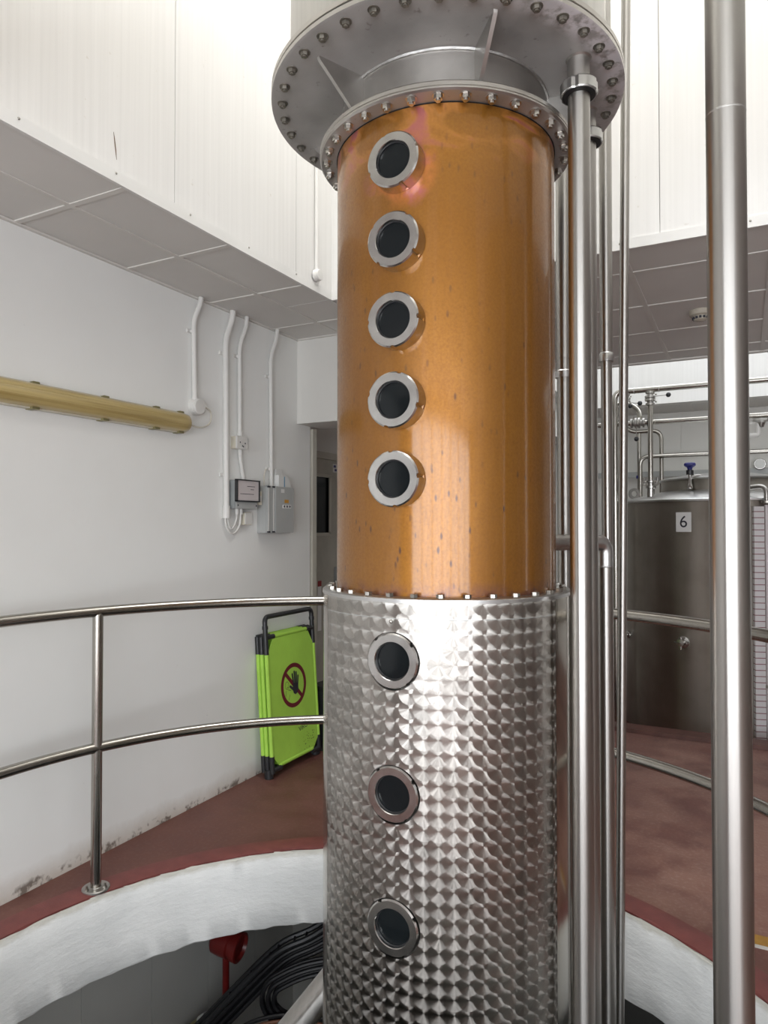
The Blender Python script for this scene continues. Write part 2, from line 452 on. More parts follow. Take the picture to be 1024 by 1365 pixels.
# ------------------------------------------------------------------ floor and round opening
def rect_ring(n, r, z, x0, x1, y0, y1):
    angs = [2 * pi * i / n for i in range(n)]
    for cx_, cy_ in ((x0, y0), (x1, y0), (x1, y1), (x0, y1)):
        angs.append(math.atan2(cy_ - OC[1], cx_ - OC[0]) % (2 * pi))
    angs.sort(); inn, out = [], []
    for t in angs:
        dx, dy = math.cos(t), math.sin(t); inn.append((OC[0] + r * dx, OC[1] + r * dy, z))
        ks = []
        if dx > 1e-9: ks.append((x1 - OC[0]) / dx)
        if dx < -1e-9: ks.append((x0 - OC[0]) / dx)
        if dy > 1e-9: ks.append((y1 - OC[1]) / dy)
        if dy < -1e-9: ks.append((y0 - OC[1]) / dy)
        q = min(ks); out.append((OC[0] + q * dx, OC[1] + q * dy, z))
    return inn, out
mb = MB()
it, ot = rect_ring(160, RO + .02, 0, -3.3, XR + .1, YF - .1, 5.2)
ib, ob = rect_ring(160, RO + .02, -.32, -3.3, XR + .1, YF - .1, 5.2)
n = len(it); vs = it + ot + ib + ob; fs = []
for i in range(n):
    j = (i + 1) % n
    fs += [(i, j, n + j, n + i), (2 * n + j, 2 * n + i, 3 * n + i, 3 * n + j), (j, i, 2 * n + i, 2 * n + j), (n + i, n + j, 3 * n + j, 3 * n + i)]
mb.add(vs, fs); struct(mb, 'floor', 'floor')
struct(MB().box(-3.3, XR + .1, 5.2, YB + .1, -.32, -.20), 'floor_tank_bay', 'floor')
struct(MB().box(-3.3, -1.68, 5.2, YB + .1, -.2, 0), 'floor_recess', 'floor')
# painted concrete edge of the opening (slightly uneven) and the red strip that runs along it
def wav(i, q, r): return r + .004 * math.sin(i * 1.7 + q) * math.sin(i * .37 + q * 2.1) + random.uniform(-.0015, .0015)
def wavh(mbx):
    for v in mbx.v: v.z += .0025 * math.sin(v.x * 41 + v.y * 33) + random.uniform(-.0012, .0012)
mb = MB().lathe([(RO + .03, -.325), (RO + .006, -.33), (RO, -.322), (RO, -.22), (RO, -.11), (RO + .001, -.010), (RO + .006, -.003), (RO + .03, -.003)], (*OC, 0), 200, radf=lambda i, q, r: wav(i, q, r) if q in (1, 2, 3, 4, 5, 6) else r)
wavh(mb); struct(mb, 'trim_1', 'slab_edge')
mb = MB().lathe([(RO + .004, -.004), (RO + .004, .003), (RO + .012, .006), (RO + .105, .006), (RO + .112, -.004)], (*OC, 0), 200, radf=lambda i, q, r: wav(i, q, r) if q < 3 else r)
struct(mb, 'trim_2', 'kerb_red')

# ------------------------------------------------------------------ walls
struct(MB().box(XL - .1, XL, YF, 3.82, -.05, HC + .1), 'wall_left', 'plaster')
struct(MB().box(XL, -1.75, 3.67, 3.97, 2.09, HC + .1), 'wall_lintel', 'white_wall')
struct(MB().box(-1.75, -1.6, 3.67, 4.15, -.25, HC + .1).box(-1.75, -1.6, 4.15, YB, 2.3, HC + .1), 'wall_partition_unseen', 'white_wall')  # unseen invented wall, opened to let tank-hall daylight into the recess
struct(MB().box(-3.15, -3.05, 3.7, YB, -.05, HC + .1), 'wall_recess', 'white_wall')
struct(MB().box(-3.15, XL - .1, 3.7, 3.82, -.05, HC + .1), 'wall_recess_end', 'white_wall')
wb = struct(MB().box(-3.15, XR, YB, YB + .1, -.25, 5.2), 'wall_back', 'white_wall')
for i in range(6):                                    # cladding sheets of the back wall
    x0 = -1.6 + i * 1.03
    struct(MB().box(x0, x0 + 1.02, YB - .008, YB, .1, HC), 'panel', 'white_wall', wb)
struct(MB().box(XR, XR + .1, YF, YB, -.25, HC + .1), 'wall_right', 'grey_wall')
struct(MB().box(-2.62, -1.6, YF - .1, YF, -.05, HC + .1).box(4.4, XR + .1, YF - .1, YF, -.05, HC + .1).box(-1.6, 4.4, YF - .1, YF, -.05, .15).box(-1.6, 4.4, YF - .1, YF, 2.45, HC + .1), 'wall_front', 'grey_wall')
w = struct(MB().box(-1.6, 4.4, YF - .08, YF - .02, .15, .21).box(-1.6, 4.4, YF - .08, YF - .02, 2.39, 2.45), 'window_1', 'trim_white')
for i in range(8): struct(MB().box(-1.6 + i * .8486, -1.54 + i * .8486, YF - .08, YF - .02, .21, 2.39), 'window_mullion', 'trim_white', w)
for i in range(7): struct(MB().box(-1.54 + i * .8486, -1.6 + (i + 1) * .8486, YF - .055, YF - .045, .21, 2.39), 'pane', 'pane', w)

# shaft above the ceiling: boarded walls, trim strips with screws, roof light
ZS = 5.2
def shaft_wall(name, axis, plane, outward, a0, a1, joints):   # boards on a backing frame
    t0, t1 = (plane, plane + outward * .05)
    def bx(p0, p1, b0, b1, z0, z1):
        lo, hi = min(p0, p1), max(p0, p1)
        return MB().box(lo, hi, b0, b1, z0, z1) if axis == 0 else MB().box(b0, b1, lo, hi, z0, z1)
    o = struct(bx(plane + outward * .008, t1, a0, a1, HC + .012, ZS), name, 'void')
    js = [a0] + [j for j in joints if a0 < j < a1] + [a1]
    for i in range(len(js) - 1):
        g0 = .0015 if i else 0
        struct(bx(plane, plane + outward * .009, js[i] + g0, js[i + 1] - .0015, HC - .004, ZS), 'panel', 'board', o)
    return o
shaft_wall('wall_shaft_left', 0, AX0, -1, AY0 - .05, AY1 + .05, (1.15, 1.955, 2.76))
shaft_wall('wall_shaft_back', 1, AY1, 1, AX0, AX1, (-1.1, -.3))
shaft_wall('wall_shaft_right', 0, AX1, 1, AY0 - .05, AY1 + .05, (1.4, 2.2))
shaft_wall('wall_shaft_front', 1, AY0, -1, AX0, AX1, (-1.1, -.3))
screw = mesh_of(MB().lathe([(0, .0035), (.003, .003), (.0048, 0)], n=10), 'screw', 'bolt', Vector((0, 0, 0)))
def trim_strip(name, axis, plane, inward, a0, a1, spots):
    lo, hi = sorted((plane, plane + inward * .005))
    z0, z1 = HC - .004, HC + .040
    o = struct(MB().box(lo, hi, a0, a1, z0, z1) if axis == 0 else MB().box(a0, a1, lo, hi, z0, z1), name, 'trim_white')
    for s_ in spots:
        loc = (plane + inward * .005, s_, HC + .028) if axis == 0 else (s_, plane + inward * .005, HC + .022)
        m3 = Vector((inward, 0, 0) if axis == 0 else (0, inward, 0)).to_track_quat('Z', 'Y').to_matrix().to_4x4()
        inst(screw, 'screw', o, loc, mat3=m3)
trim_strip('trim_3', 0, AX0, 1, AY0, AY1, [1.315 + .36 * i for i in range(5)])
trim_strip('trim_4', 1, AY1, -1, AX0, AX1, [-1.42, -.94, -.46, .033])
trim_strip('trim_5', 0, AX1, -1, AY0, AY1, [1.3, 1.8, 2.3])
trim_strip('trim_6', 1, AY0, 1, AX0, AX1, [-1.4, -.9, -.4])
struct(MB().prism([(1.667, 2.79), (1.671, 2.755), (1.677, 2.72), (1.681, 2.70), (1.678, 2.735), (1.672, 2.77)], 0, AX0, AX0 + .0012), 'trim_7', plain('chipped_paint', (.16, .10, .05, 1), .8))
def rooflight(name, x0, x1, y0, y1, z):
    o = struct(MB().box(x0 - .05, x1 + .05, y0 - .05, y0 + .03, z, z + .05).box(x0 - .05, x1 + .05, y1 - .03, y1 + .05, z, z + .05).box(x0 - .05, x0 + .03, y0, y1, z, z + .05).box(x1 - .03, x1 + .05, y0, y1, z, z + .05), name, 'trim_white')
    nb = 4; w_ = (x1 - x0) / nb
    for i in range(1, nb): struct(MB().box(x0 + i * w_ - .02, x0 + i * w_ + .02, y0, y1, z, z + .05), 'window_bar', 'trim_white', o)
    for i in range(nb): struct(MB().box(x0 + i * w_, x0 + (i + 1) * w_, y0, y1, z + .052, z + .058), 'pane', 'pane', o)
rooflight('window_2', AX0, AX1, AY0, AY1, ZS)
ZW = 4.2
struct(MB().box(WX0 - .05, WX0, WY0, WY1, HC - .004, ZW), 'wall_well_left', 'white_wall')
struct(MB().box(WX1, WX1 + .05, WY0, WY1, HC - .004, ZW), 'wall_well_right', 'white_wall')
struct(MB().box(WX0 - .05, WX1 + .05, WY0 - .05, WY0, HC - .004, ZW), 'wall_well_front', 'white_wall')
ww = struct(MB().box(WX0 - .05, WX1 + .05, WY1, WY1 + .05, HC - .004, ZW), 'wall_well_back', 'board')
rooflight('window_3', WX0, WX1, WY0, WY1, ZW)

# ceiling: dark plenum board, inset tiles and the visible grid bars
def subtract(r, hole):
    x0, x1, y0, y1 = r; a0, a1, b0, b1 = hole
    if x1 <= a0 or x0 >= a1 or y1 <= b0 or y0 >= b1: return [r]
    out = []
    if y0 < b0: out.append((x0, x1, y0, b0)); y0 = b0
    if y1 > b1: out.append((x0, x1, b1, y1)); y1 = b1
    if x0 < a0: out.append((x0, a0, y0, y1))
    if x1 > a1: out.append((a1, x1, y0, y1))
    return out
HOLES = [(AX0 - .002, AX1 + .002, AY0 - .002, AY1 + .002), (WX0 - .002, WX1 + .002, WY0 - .002, WY1 + .002), (XL, -1.6, 3.67, 9)]
def cut(rects):
    for h in HOLES: rects = [q for r in rects for q in subtract(r, h)]
    return rects
mb = MB()
for (x0, x1, y0, y1) in cut([(XL, XR, YF, YB)]): mb.box(x0, x1, y0, y1, HC + .012, HC + .08)
ceil = struct(mb, 'ceiling', 'void')
struct(MB().box(-3.15, -1.7, 3.9, YB, 2.45, 2.5), 'ceiling_recess', 'white_wall')
GX = [-2.2 + .58 * i for i in range(-1, 13)]; GY = [1.73 + .5575 * i for i in range(-9, 12)]
xs = [XL] + [g for g in GX if XL + .05 < g < XR - .05] + [XR]; ys = [YF] + [g for g in GY if YF + .05 < g < YB - .05] + [YB]
for i in range(len(xs) - 1):
    for j in range(len(ys) - 1):
        for (x0, x1, y0, y1) in cut([(xs[i], xs[i + 1], ys[j], ys[j + 1])]):
            if y1 < -.2 or x0 > 2.2 or x1 - x0 < .02 or y1 - y0 < .02: continue
            dz = random.uniform(-.0015, .0015)
            struct(MB().box(x0 + .004, x1 - .004, y0 + .004, y1 - .004, HC + .004 + dz, HC + .011), 'ceiling_tile', 'tile', ceil)
for (x0, x1, y0, y1) in cut([(2.2, XR, YF, YB)]) + cut([(XL, 2.2, YF, -.2)]):
    struct(MB().box(x0, x1, y0, y1, HC + .004, HC + .011), 'ceiling_board', 'tile', ceil)
def bars(r):
    for (x0, x1, y0, y1) in cut([r]):
        if max(x1 - x0, y1 - y0) > .04: struct(MB().box(x0, x1, y0, y1, HC, HC + .005), 'grid_bar', 'tbar', ceil)
for g in xs[1:-1]:
    if g < 2.2: bars((g - .012, g + .012, -.2, YB))
for g in ys[1:-1]:
    if g > -.2:
        for i in range(len(xs) - 1):
            if xs[i] < 2.2: bars((xs[i] + .012, xs[i + 1] - .012, g - .012, g + .012))
struct(MB().box(XL, XL + .018, -.2, 3.67, HC - .004, HC + .004), 'edge_angle', 'tbar', ceil)
struct(MB().box(XL + .018, -1.75, 3.652, 3.67, HC - .004, HC + .004), 'edge_angle', 'tbar', ceil)

# cellar below the floor
wl = struct(MB().box(XL - .14, XL - .06, YF, YB, -3.3, -.32), 'wall_cellar_left', 'dark')
pj = [-.1, .5, 1.1, 1.7, 2.105, 2.51, 2.909, 3.306, 3.69, 4.2, 4.9]
for i in range(len(pj) - 1):
    struct(MB().box(XL - .06, XL - .04, pj[i] + .0015, pj[i + 1] - .0015, -3.2, -.32), 'panel', 'panel_grey', wl)
struct(MB().box(XL - .14, XR, YF, YB, -3.3, -3.2), 'floor_cellar', 'dark')
struct(MB().box(XL - .14, XR, 4.9, 5.0, -3.3, -.32), 'wall_cellar_back', 'dark')
struct(MB().box(1.6, 1.7, YF, 5.0, -3.3, -.32), 'wall_cellar_right', 'dark')
struct(MB().box(XL - .14, 1.7, -1.2, -1.1, -3.3, -.32), 'wall_cellar_front', 'dark')
struct(MB().box(XL - .04, XL + .10, 3.70, 3.86, -3.2, -.32), 'wall_cellar_pier', 'panel_grey')

# door in the recess, frame and trunking at the end of the wall
d1 = struct(MB().box(-3.05, -3.02, 4.18, 4.26, 0, 2.0).box(-3.05, -3.02, 5.04, 5.10, 0, 2.0).box(-3.05, -3.02, 4.18, 5.10, 1.985, 2.04), 'door_1', 'door_frame')
leaf = struct(MB().box(-3.05, -3.028, 4.26, 4.60, .01, 1.982).box(-3.05, -3.028, 4.89, 5.035, .01, 1.982).box(-3.05, -3.028, 4.60, 4.89, .01, 1.37).box(-3.05, -3.028, 4.60, 4.89, 1.85, 1.982), 'door_leaf', 'door', d1)
struct(MB().box(-3.045, -3.04, 4.60, 4.89, 1.37, 1.85), 'pane', 'glass_dark', d1)
struct(MB().box(-3.028, -3.018, 4.865, 4.89, 1.37, 1.85).box(-3.028, -3.018, 4.60, 4.89, 1.36, 1.385).box(-3.028, -3.018, 4.60, 4.89, 1.835, 1.86), 'glazing_bead', 'door_frame', d1)
struct(MB().rbox(-3.028, -3.022, 4.95, 5.03, .96, 1.10, .01), 'handle_plate', 'grey_dark', d1)
struct(MB().tube(bend([(-3.022, 5.0, 1.0), (-2.975, 5.0, 1.0), (-2.975, 4.92, .998)], .012), .009, 10), 'handle', 'steel_bright', d1)
struct(MB().box(-3.028, -3.026, 4.93, 5.0, 1.885, 1.955), 'notice', 'paper', d1)
struct(MB().box(-3.026, -3.0255, 4.94, 4.975, 1.925, 1.945).box(-3.026, -3.0255, 4.955, 4.99, 1.895, 1.915), 'notice_print', plain('blue_ink', (.03, .03, .16, 1)), d1)
struct(MB().box(-3.028, -3.026, 4.70, 4.755, .60, 1.00), 'label_strip', 'paper', d1)
struct(MB().box(-3.026, -3.0255, 4.70, 4.755, .955, 1.0), 'label_band', plain('red_label', (.3, .02, .02, 1)), d1)
struct(MB().box(-2.60, -2.505, 3.83, 3.875, 0, 2.075), 'trim_8', 'door_frame')

# ------------------------------------------------------------------ the still column
ZFL, ZLF, ZST = 2.6145, 2.471, 1.272
col = thing('distillation_column', 'tall copper and engine-turned steel distillation column with round sight glasses, standing in the floor opening', 'distillation column', (CX, CY, 0))
A_ = (CX, CY, 0)
build(MB().lathe([(.305, ZST - .004), (.305, 1.6), (.305, 2.0), (.305, ZLF + .01)], A_, 128), 'copper_section', 'copper', col, label='amber patinated copper shell')
# lower flange ring
build(MB().lathe([(.350, ZLF), (.3545, ZLF + .004), (.3545, ZLF + .008), (.352, ZLF + .0095), (.3545, ZLF + .011), (.3545, ZLF + .020), (.351, ZLF + .024), (.28, ZLF + .024)], A_, 128), 'lower_flange', 'flange_side', col)
build(MB().lathe([(.302, ZLF), (.350, ZLF)], A_, 128), 'lower_flange_face', 'flange', col)
build(MB().lathe([(.3045, ZLF - .003), (.3075, ZLF - .001), (.3045, ZLF + .001)], A_, 96), 'flange_joint', 'black_gap', col)
build(MB().lathe([(.287, ZLF + .02), (.287, ZFL + .002)], A_, 128), 'neck', 'neck', col)
build(MB().lathe([(.286, ZFL - .006), (.2915, ZFL - .005), (.293, ZFL + .001)], A_, 128, radf=lambda i, q, r: r + random.uniform(-.0007, .0007)), 'weld_bead', 'weld', col)
build(MB().lathe([(.285, ZLF + .030), (.291, ZLF + .026), (.293, ZLF + .023)], A_, 128), 'weld_bead', 'weld', col)
build(MB().lathe([(.28, ZFL), (.483, ZFL), (.489, ZFL + .003)], A_, 128), 'flange_underside', 'flange', col)
build(MB().lathe([(.489, ZFL + .003), (.489, ZFL + .0135), (.4855, ZFL + .0145)], A_, 128), 'lower_plate_rim', 'flange_side', col)
build(MB().lathe([(.4855, ZFL + .0145), (.4855, ZFL + .0175)], A_, 128), 'gasket', 'black_gap', col)
build(MB().lathe([(.4855, ZFL + .0175), (.489, ZFL + .0185), (.489, ZFL + .030), (.485, ZFL + .033), (.43, ZFL + .033)], A_, 128), 'upper_plate_rim', 'flange_side', col)
build(MB().lathe([(.437, ZFL + .03), (.437, 3.6), (.437, 4.1), (.40, 4.22), (.25, 4.30), (0, 4.33)], A_, 128), 'upper_vessel', 'steel_white', col, label='pale weathered steel upper vessel')
for a in (-108.5, -47.8, 16, 78.4, 138, -168):      # triangular gussets
    t = R(CDIR + a); d = Vector((math.cos(t), math.sin(t), 0)); e = Vector((-d.y, d.x, 0)) * .005
    base = Vector(A_)
    pts = [base + d * .284 + Vector((0, 0, ZFL + .001)), base + d * .424 + Vector((0, 0, ZFL + .001)), base + d * .420 + Vector((0, 0, ZFL - .008)), base + d * .300 + Vector((0, 0, ZLF + .026)), base + d * .284 + Vector((0, 0, ZLF + .026))]
    build(MB().add([p_ + e for p_ in pts] + [p_ - e for p_ in pts], [(0, 1, 2, 3, 4), (9, 8, 7, 6, 5)] + [(i, 5 + i, 5 + (i + 1) % 5, (i + 1) % 5) for i in range(5)]), 'gusset', 'neck', col)
def bolt_mesh(rn, hn, rs, hs, mat, washer=1.45):
    b = MB().lathe([(0, -.0015), (rn * washer, -.0015), (rn * washer, 0), (0, 0)], n=14)
    b.hexn((0, 0, -.0012), (0, 0, -1), rn, hn); b.cyl((0, 0, -hn), (0, 0, -hn - hs), rs, 10)
    return mesh_of(b, 'bolt', mat, Vector((0, 0, 0)), 30)
up_b = bolt_mesh(.0100, .009, .0055, .004, 'bolt_old'); lo_b = bolt_mesh(.0110, .010, .0062, .006, 'bolt_bright', 1.3)
for i in range(38): inst(up_b, 'bolt', col, cpol(.458, -1.4 + i * 360 / 38, ZFL), R(CDIR + i * 37))
for i in range(32): inst(lo_b, 'bolt', col, cpol(.333, -2.5 + i * 11.25, ZLF), R(i * 47))
top_head = mesh_of(MB().hexn((0, 0, 0), (0, 0, 1), .011, .010), 'bolt', 'bolt', Vector((0, 0, 0)), 30)
for i in range(38): inst(top_head, 'bolt', col, cpol(.462, -1.4 + i * 360 / 38, ZFL + .033), R(i * 31))
# steel section: top ring with bolts, engine-turned sheet, plain seam sheets
build(MB().lathe([(.30, ZST), (.340, ZST), (.3445, ZST - .003), (.3445, ZST - .012)], A_, 128), 'jacket_top_ring', 'steel_lid', col)
SG_A = -21.4
SG_Z = (1.121, .806, .493, .185)
def jp(s_, z): t_ = CDIR + SG_A; q = R(t_) + s_ / .3445; return (CX + .3445 * math.cos(q), CY + .3445 * math.sin(q), z)
def jacket():
    m_ = MB(); hw_ = .085; rh = .0695
    sL, sR = R(-64 - SG_A) * .3445, R(53 - SG_A) * .3445
    def strip(s0, s1, z0, z1):
        n_ = max(1, int((s1 - s0) / .012)); vs_ = []
        for i_ in range(n_ + 1): q = s0 + (s1 - s0) * i_ / n_; vs_ += [jp(q, z0), jp(q, z1)]
        m_.add(vs_, [(2 * i_, 2 * i_ + 2, 2 * i_ + 3, 2 * i_ + 1) for i_ in range(n_)])
    zc_ = ZST - .012
    for z in SG_Z:
        strip(sL, sR, z + hw_, zc_); strip(sL, -hw_, z - hw_, z + hw_); strip(hw_, sR, z - hw_, z + hw_)
        n_ = 64; vs_ = []
        for i_ in range(n_):
            t_ = 2 * pi * i_ / n_; c_, d_ = math.cos(t_), math.sin(t_); f_ = hw_ / max(abs(c_), abs(d_))
            for q in range(5): rr_ = rh + (f_ - rh) * q / 4; vs_.append(jp(rr_ * c_, z + rr_ * d_))
        m_.add(vs_, [(5 * i_ + q, 5 * i_ + q + 1, 5 * ((i_ + 1) % n_) + q + 1, 5 * ((i_ + 1) % n_) + q) for i_ in range(n_) for q in range(4)])
        zc_ = z - hw_
    strip(sL, sR, -.75, zc_)
    return m_
jk = jacket()
for v in jk.v: pass
pe = build(jk, 'jacket_sheet', 'perlage', col, label='engine-turned spot-polished stainless sheet')
build(MB().lathe([(.3425, ZST - .012), (.3425, .3), (.3425, -3.2)], A_, 90, a0=CDIR + 52, a1=CDIR + 297), 'inner_jacket', 'steel_jacket', col)
build(MB().lathe([(.318, ZST - .012), (.318, -3.2)], A_, 72), 'inner_shell', 'neck', col)
build(MB().lathe([(.3425, -.74), (.3425, -3.2)], A_, 60, a0=CDIR - 65, a1=CDIR + 54), 'base_sheet', 'steel_jacket', col)
for a, wd in ((-64.6, .7), (53.6, .8)):
    build(MB().lathe([(.3425, ZST - .014), (.3458, ZST - .014), (.3458, -.75), (.3425, -.75)], A_, 4, a0=CDIR + a - wd, a1=CDIR + a + wd), 'seam', 'steel_jacket', col)
build(MB().lathe([(.3446, 1.223), (.3450, 1.2225), (.3446, 1.222)], A_, 60, a0=CDIR - 64, a1=CDIR + 53), 'sheet_joint', 'grey_dark', col)
hb = mesh_of(MB().hexn((0, 0, 0), (0, 0, 1), .0098, .0085), 'bolt', 'bolt', Vector((0, 0, 0)), 30)
for i in range(32): inst(hb, 'bolt', col, cpol(.324, -2 + i * 11.25, ZST), R(i * 53))
p0 = cpol(.3445, -22, 1.215); dr = (p0 - Vector((CX, CY, 1.215))).normalized()
build(MB().lathe([(0, .004), (.004, .003), (.006, -.002)], p0, 12, axis=dr), 'screw', 'bolt', col)
# sight glasses
def sight(z, r0, rface, notch0, jacket_):
    t = R(CDIR + SG_A); d = Vector((math.cos(t), math.sin(t), 0)); c = Vector((CX, CY, z))
    NS = 72; RO_ = .0680 if not jacket_ else .0668
    def rf(i, q, r):
        if r > .060 and any(abs(((i * 5 - notch0 - a) + 180) % 360 - 180) < 4 for a in (0, 90, 180, 270)): return RO_ - .005
        return r
    o = build(MB().lathe([(.0450, rface - .016), (.0450, rface - .002), (.0465, rface), (RO_ - .0035, rface), (RO_, rface - .0035), (RO_, r0)], c, NS, axis=d, radf=rf), 'sight_glass_ring', 'steel_bright', col, smooth=30)
    build(MB().lathe([(0, rface - .012), (.03, rface - .0122), (.0453, rface - .013)], c, 40, axis=d), 'sight_glass_pane', 'glass_dark', o)
    build(MB().lathe([(.0451, rface - .011), (.0430, rface - .0105), (.0430, rface - .0135)], c, 40, axis=d), 'seal_ring', 'black_plastic', o)
    if jacket_: build(MB().lathe([(RO_ - .001, .319), (.0705, .319), (.0705, .337)], c, 60, axis=d), 'opening_gap', 'neck', o)
    else: build(MB().lathe([(.058, .294), (.0672, .296), (.0672, .306), (.058, .309)], c, 48, axis=d), 'mounting_collar', 'copper', o)
for z, nz_ in ((2.329, 20), (2.135, 55), (1.940, 0), (1.746, 75), (1.556, 5)): sight(z, .300, .344, nz_, False)
for z, nz_ in ((1.121, 40), (.806, 35), (.493, 30), (.185, 20)): sight(z, .320, .3475, nz_, True)

# ------------------------------------------------------------------ vertical pipes beside the column
def union(parent, x, y, z, r, h, up):
    n0 = build(MB().lathe([(r, z - h), (r * 1.62, z - h), (r * 1.68, z - h + .003), (r * 1.68, z - .003), (r * 1.62, z), (r, z)], (x, y, 0), 32, radf=lambda i, q, rr_: (rr_ - .004) if (i % 8 == 0 and q in (1, 2, 3, 4)) else rr_), 'union_nut', 'steel_lid', parent, smooth=20)
    build(MB().lathe([(r, z - h - .002), (r * 1.5, z - h - .001), (r * 1.5, z - h + .002)], (x, y, 0), 32), 'seal_ring', 'black', n0)
    build(MB().lathe([(r * 1.02, z), (r * 1.02, up - .004), (r * 1.18, up)], (x, y, 0), 32), 'stub', 'neck', parent)
def vpipe(name, label, x, y, z0, z1, r, mat='steel', x1=None, y1=None, group=None, n=32):
    t = thing(name, label, 'pipe', (x if x1 is None else x1, y if y1 is None else y1, z0), group)
    build(MB().tube([(x if x1 is None else x1, y if y1 is None else y1, z0), (x, y, z1)], r, n), 'tube', mat, t)
    return t
pA = Vector((-.359, 1.760, 0))
tA = vpipe('stainless_pipe', 'thick stainless pipe hanging from a union nut under the flange, nearest the copper shell', pA.x, pA.y, -3.2, 2.535, .0272)
union(tA, pA.x, pA.y, 2.552, .0272, .03, ZFL)
tB = vpipe('stainless_pipe', 'stainless pipe hanging from the second union nut, partly behind the thick pipe', -.387, 1.995, -3.2, 2.535, .0268)
union(tB, -.387, 1.995, 2.552, .0268, .03, ZFL)
tC = vpipe('stainless_pipe', 'slim stainless pipe passing behind the flange rim, with a grey socket sleeve', -.409, 2.431, -3.2, 2.02, .0185)
build(MB().tube([(-.409, 2.431, 2.02), (-.409, 2.431, 5.15)], .0213, 24), 'upper_tube', 'steel', tC)
build(MB().lathe([(.0185, 2.0), (.0245, 1.998), (.0245, 2.024), (.0213, 2.028)], (-.409, 2.431, 0), 24), 'socket_sleeve', 'steel_lid', tC)
tE = vpipe('stainless_pipe', 'slim stainless pipe between the copper shell and the thick pipe, with a socket sleeve', -.549, 2.417, -3.2, 2.02, .024)
build(MB().tube([(-.549, 2.417, 2.02), (-.549, 2.417, 5.1)], .0255, 24), 'upper_tube', 'steel', tE)
build(MB().lathe([(.024, 1.955), (.029, 1.954), (.029, 1.976), (.0255, 1.98)], (-.549, 2.417, 0), 24), 'socket_sleeve', 'steel_lid', tE)
tD = vpipe('thin_pipe', 'thinnest stainless pipe, standing slightly out of plumb outside the pipe bundle', -.300, 2.327, -3.2, 5.1, .0145, 'steel', -.410, 2.392, n=20)
fx, fy = -.390, 2.275
dd = (Vector((fx, fy, 0)) - Vector((CX, CY, 0))).normalized(); s0 = Vector((CX, CY, 0)) + dd * .29; s0.z = 1.392
tF = thing('outlet_pipe', 'stainless outlet pipe leaving the copper shell and bending down through an elbow', 'pipe', (fx, fy, -3.2))
build(MB().tube([s0, Vector((fx, fy, 1.392)) - dd * .075], .0245, 24), 'outlet_stub', 'steel', tF)
build(MB().tube(bend([Vector((fx, fy, 1.392)) - dd * .076, (fx, fy, 1.392), (fx, fy, 1.316)], .075, 10), .0247, 24), 'elbow', 'steel_lid', tF)
build(MB().tube([(fx, fy, 1.317), (fx, fy, -3.2)], .0245, 24), 'downpipe', 'steel', tF)
build(MB().lathe([(.0245, 1.312), (.0255, 1.315), (.0245, 1.319)], (fx, fy, 0), 24), 'weld_bead', 'weld', tF)
tG = vpipe('stainless_pipe', 'wide free-standing stainless pipe in front of the railing and the numbered tank', -.0265, 1.607, -3.2, 2.62, .0385, 'steel', n=48)
build(MB().tube([(-.0265, 1.607, 2.62), (-.0265, 1.607, 5.15)], .0385, 48), 'upper_tube', 'steel', tG)
build(MB().lathe([(.0385, 2.300), (.0389, 2.302), (.0385, 2.304)], (-.0265, 1.607, 0), 48), 'weld_bead', 'weld', tG)

# ------------------------------------------------------------------ guard railing
rl = thing('guard_railing', 'curved two-bar stainless steel guard railing round the floor opening', 'railing', (OC[0], OC[1] + RRAIL, 0))
def arc(r, z, a0, a1, n): return [(OC[0] + r * math.cos(R(a0 + (a1 - a0) * i / n)), OC[1] + r * math.sin(R(a0 + (a1 - a0) * i / n)), z) for i in range(n + 1)]
build(MB().tube(arc(RRAIL, 1.1, -8, 206, 120), .0212, 18), 'top_rail', 'steel_rail', rl)
build(MB().tube(arc(RRAIL, .560, -8, 206, 120), .0205, 18), 'middle_rail', 'steel_rail', rl)
pa = math.degrees(math.atan2(1.952 - OC[1], -2.298 - OC[0]))
for a in (pa, 101, 12):
    x, y = OC[0] + RRAIL * math.cos(R(a)), OC[1] + RRAIL * math.sin(R(a))
    o = build(MB().cyl((x, y, .006), (x, y, 1.09), .0205, 20), 'post', 'steel_rail', rl)
    build(MB().lathe([(0, .013), (.050, .013), (.053, .010), (.053, .004)], (x, y, 0), 32), 'base_plate', 'neck', o)
    for q in (20, 140, 260):
        bx_, by_ = x + .038 * math.cos(R(q)), y + .038 * math.sin(R(q))
        build(MB().hexn((bx_, by_, .013), (0, 0, 1), .0085, .007).cyl((bx_, by_, .02), (bx_, by_, .030), .0045, 8), 'anchor_bolt', 'bolt', o)
    build(MB().lathe([(.0212, .015), (.0225, .013), (.0245, .012)], (x, y, 0), 20), 'weld_bead', 'weld', o)

# ------------------------------------------------------------------ fittings on the left wall
def text_mesh(mb_fn, txt, size, extrude=0.0):
    cu = bpy.data.curves.new('lettering', 'FONT'); cu.body = txt; cu.size = size; cu.align_x = 'CENTER'; cu.align_y = 'CENTER'; cu.resolution_u = 6
    tmp = bpy.data.objects.new('lettering', cu); COL.objects.link(tmp)
    dg = bpy.context.evaluated_depsgraph_get(); me = tmp.evaluated_get(dg).to_mesh()
    m_ = MB().add([mb_fn(v.co.x, v.co.y) for v in me.vertices], [list(p_.vertices) for p_ in me.polygons])
    tmp.evaluated_get(dg).to_mesh_clear(); COL.objects.unlink(tmp); bpy.data.objects.remove(tmp); bpy.data.curves.remove(cu)
    return m_
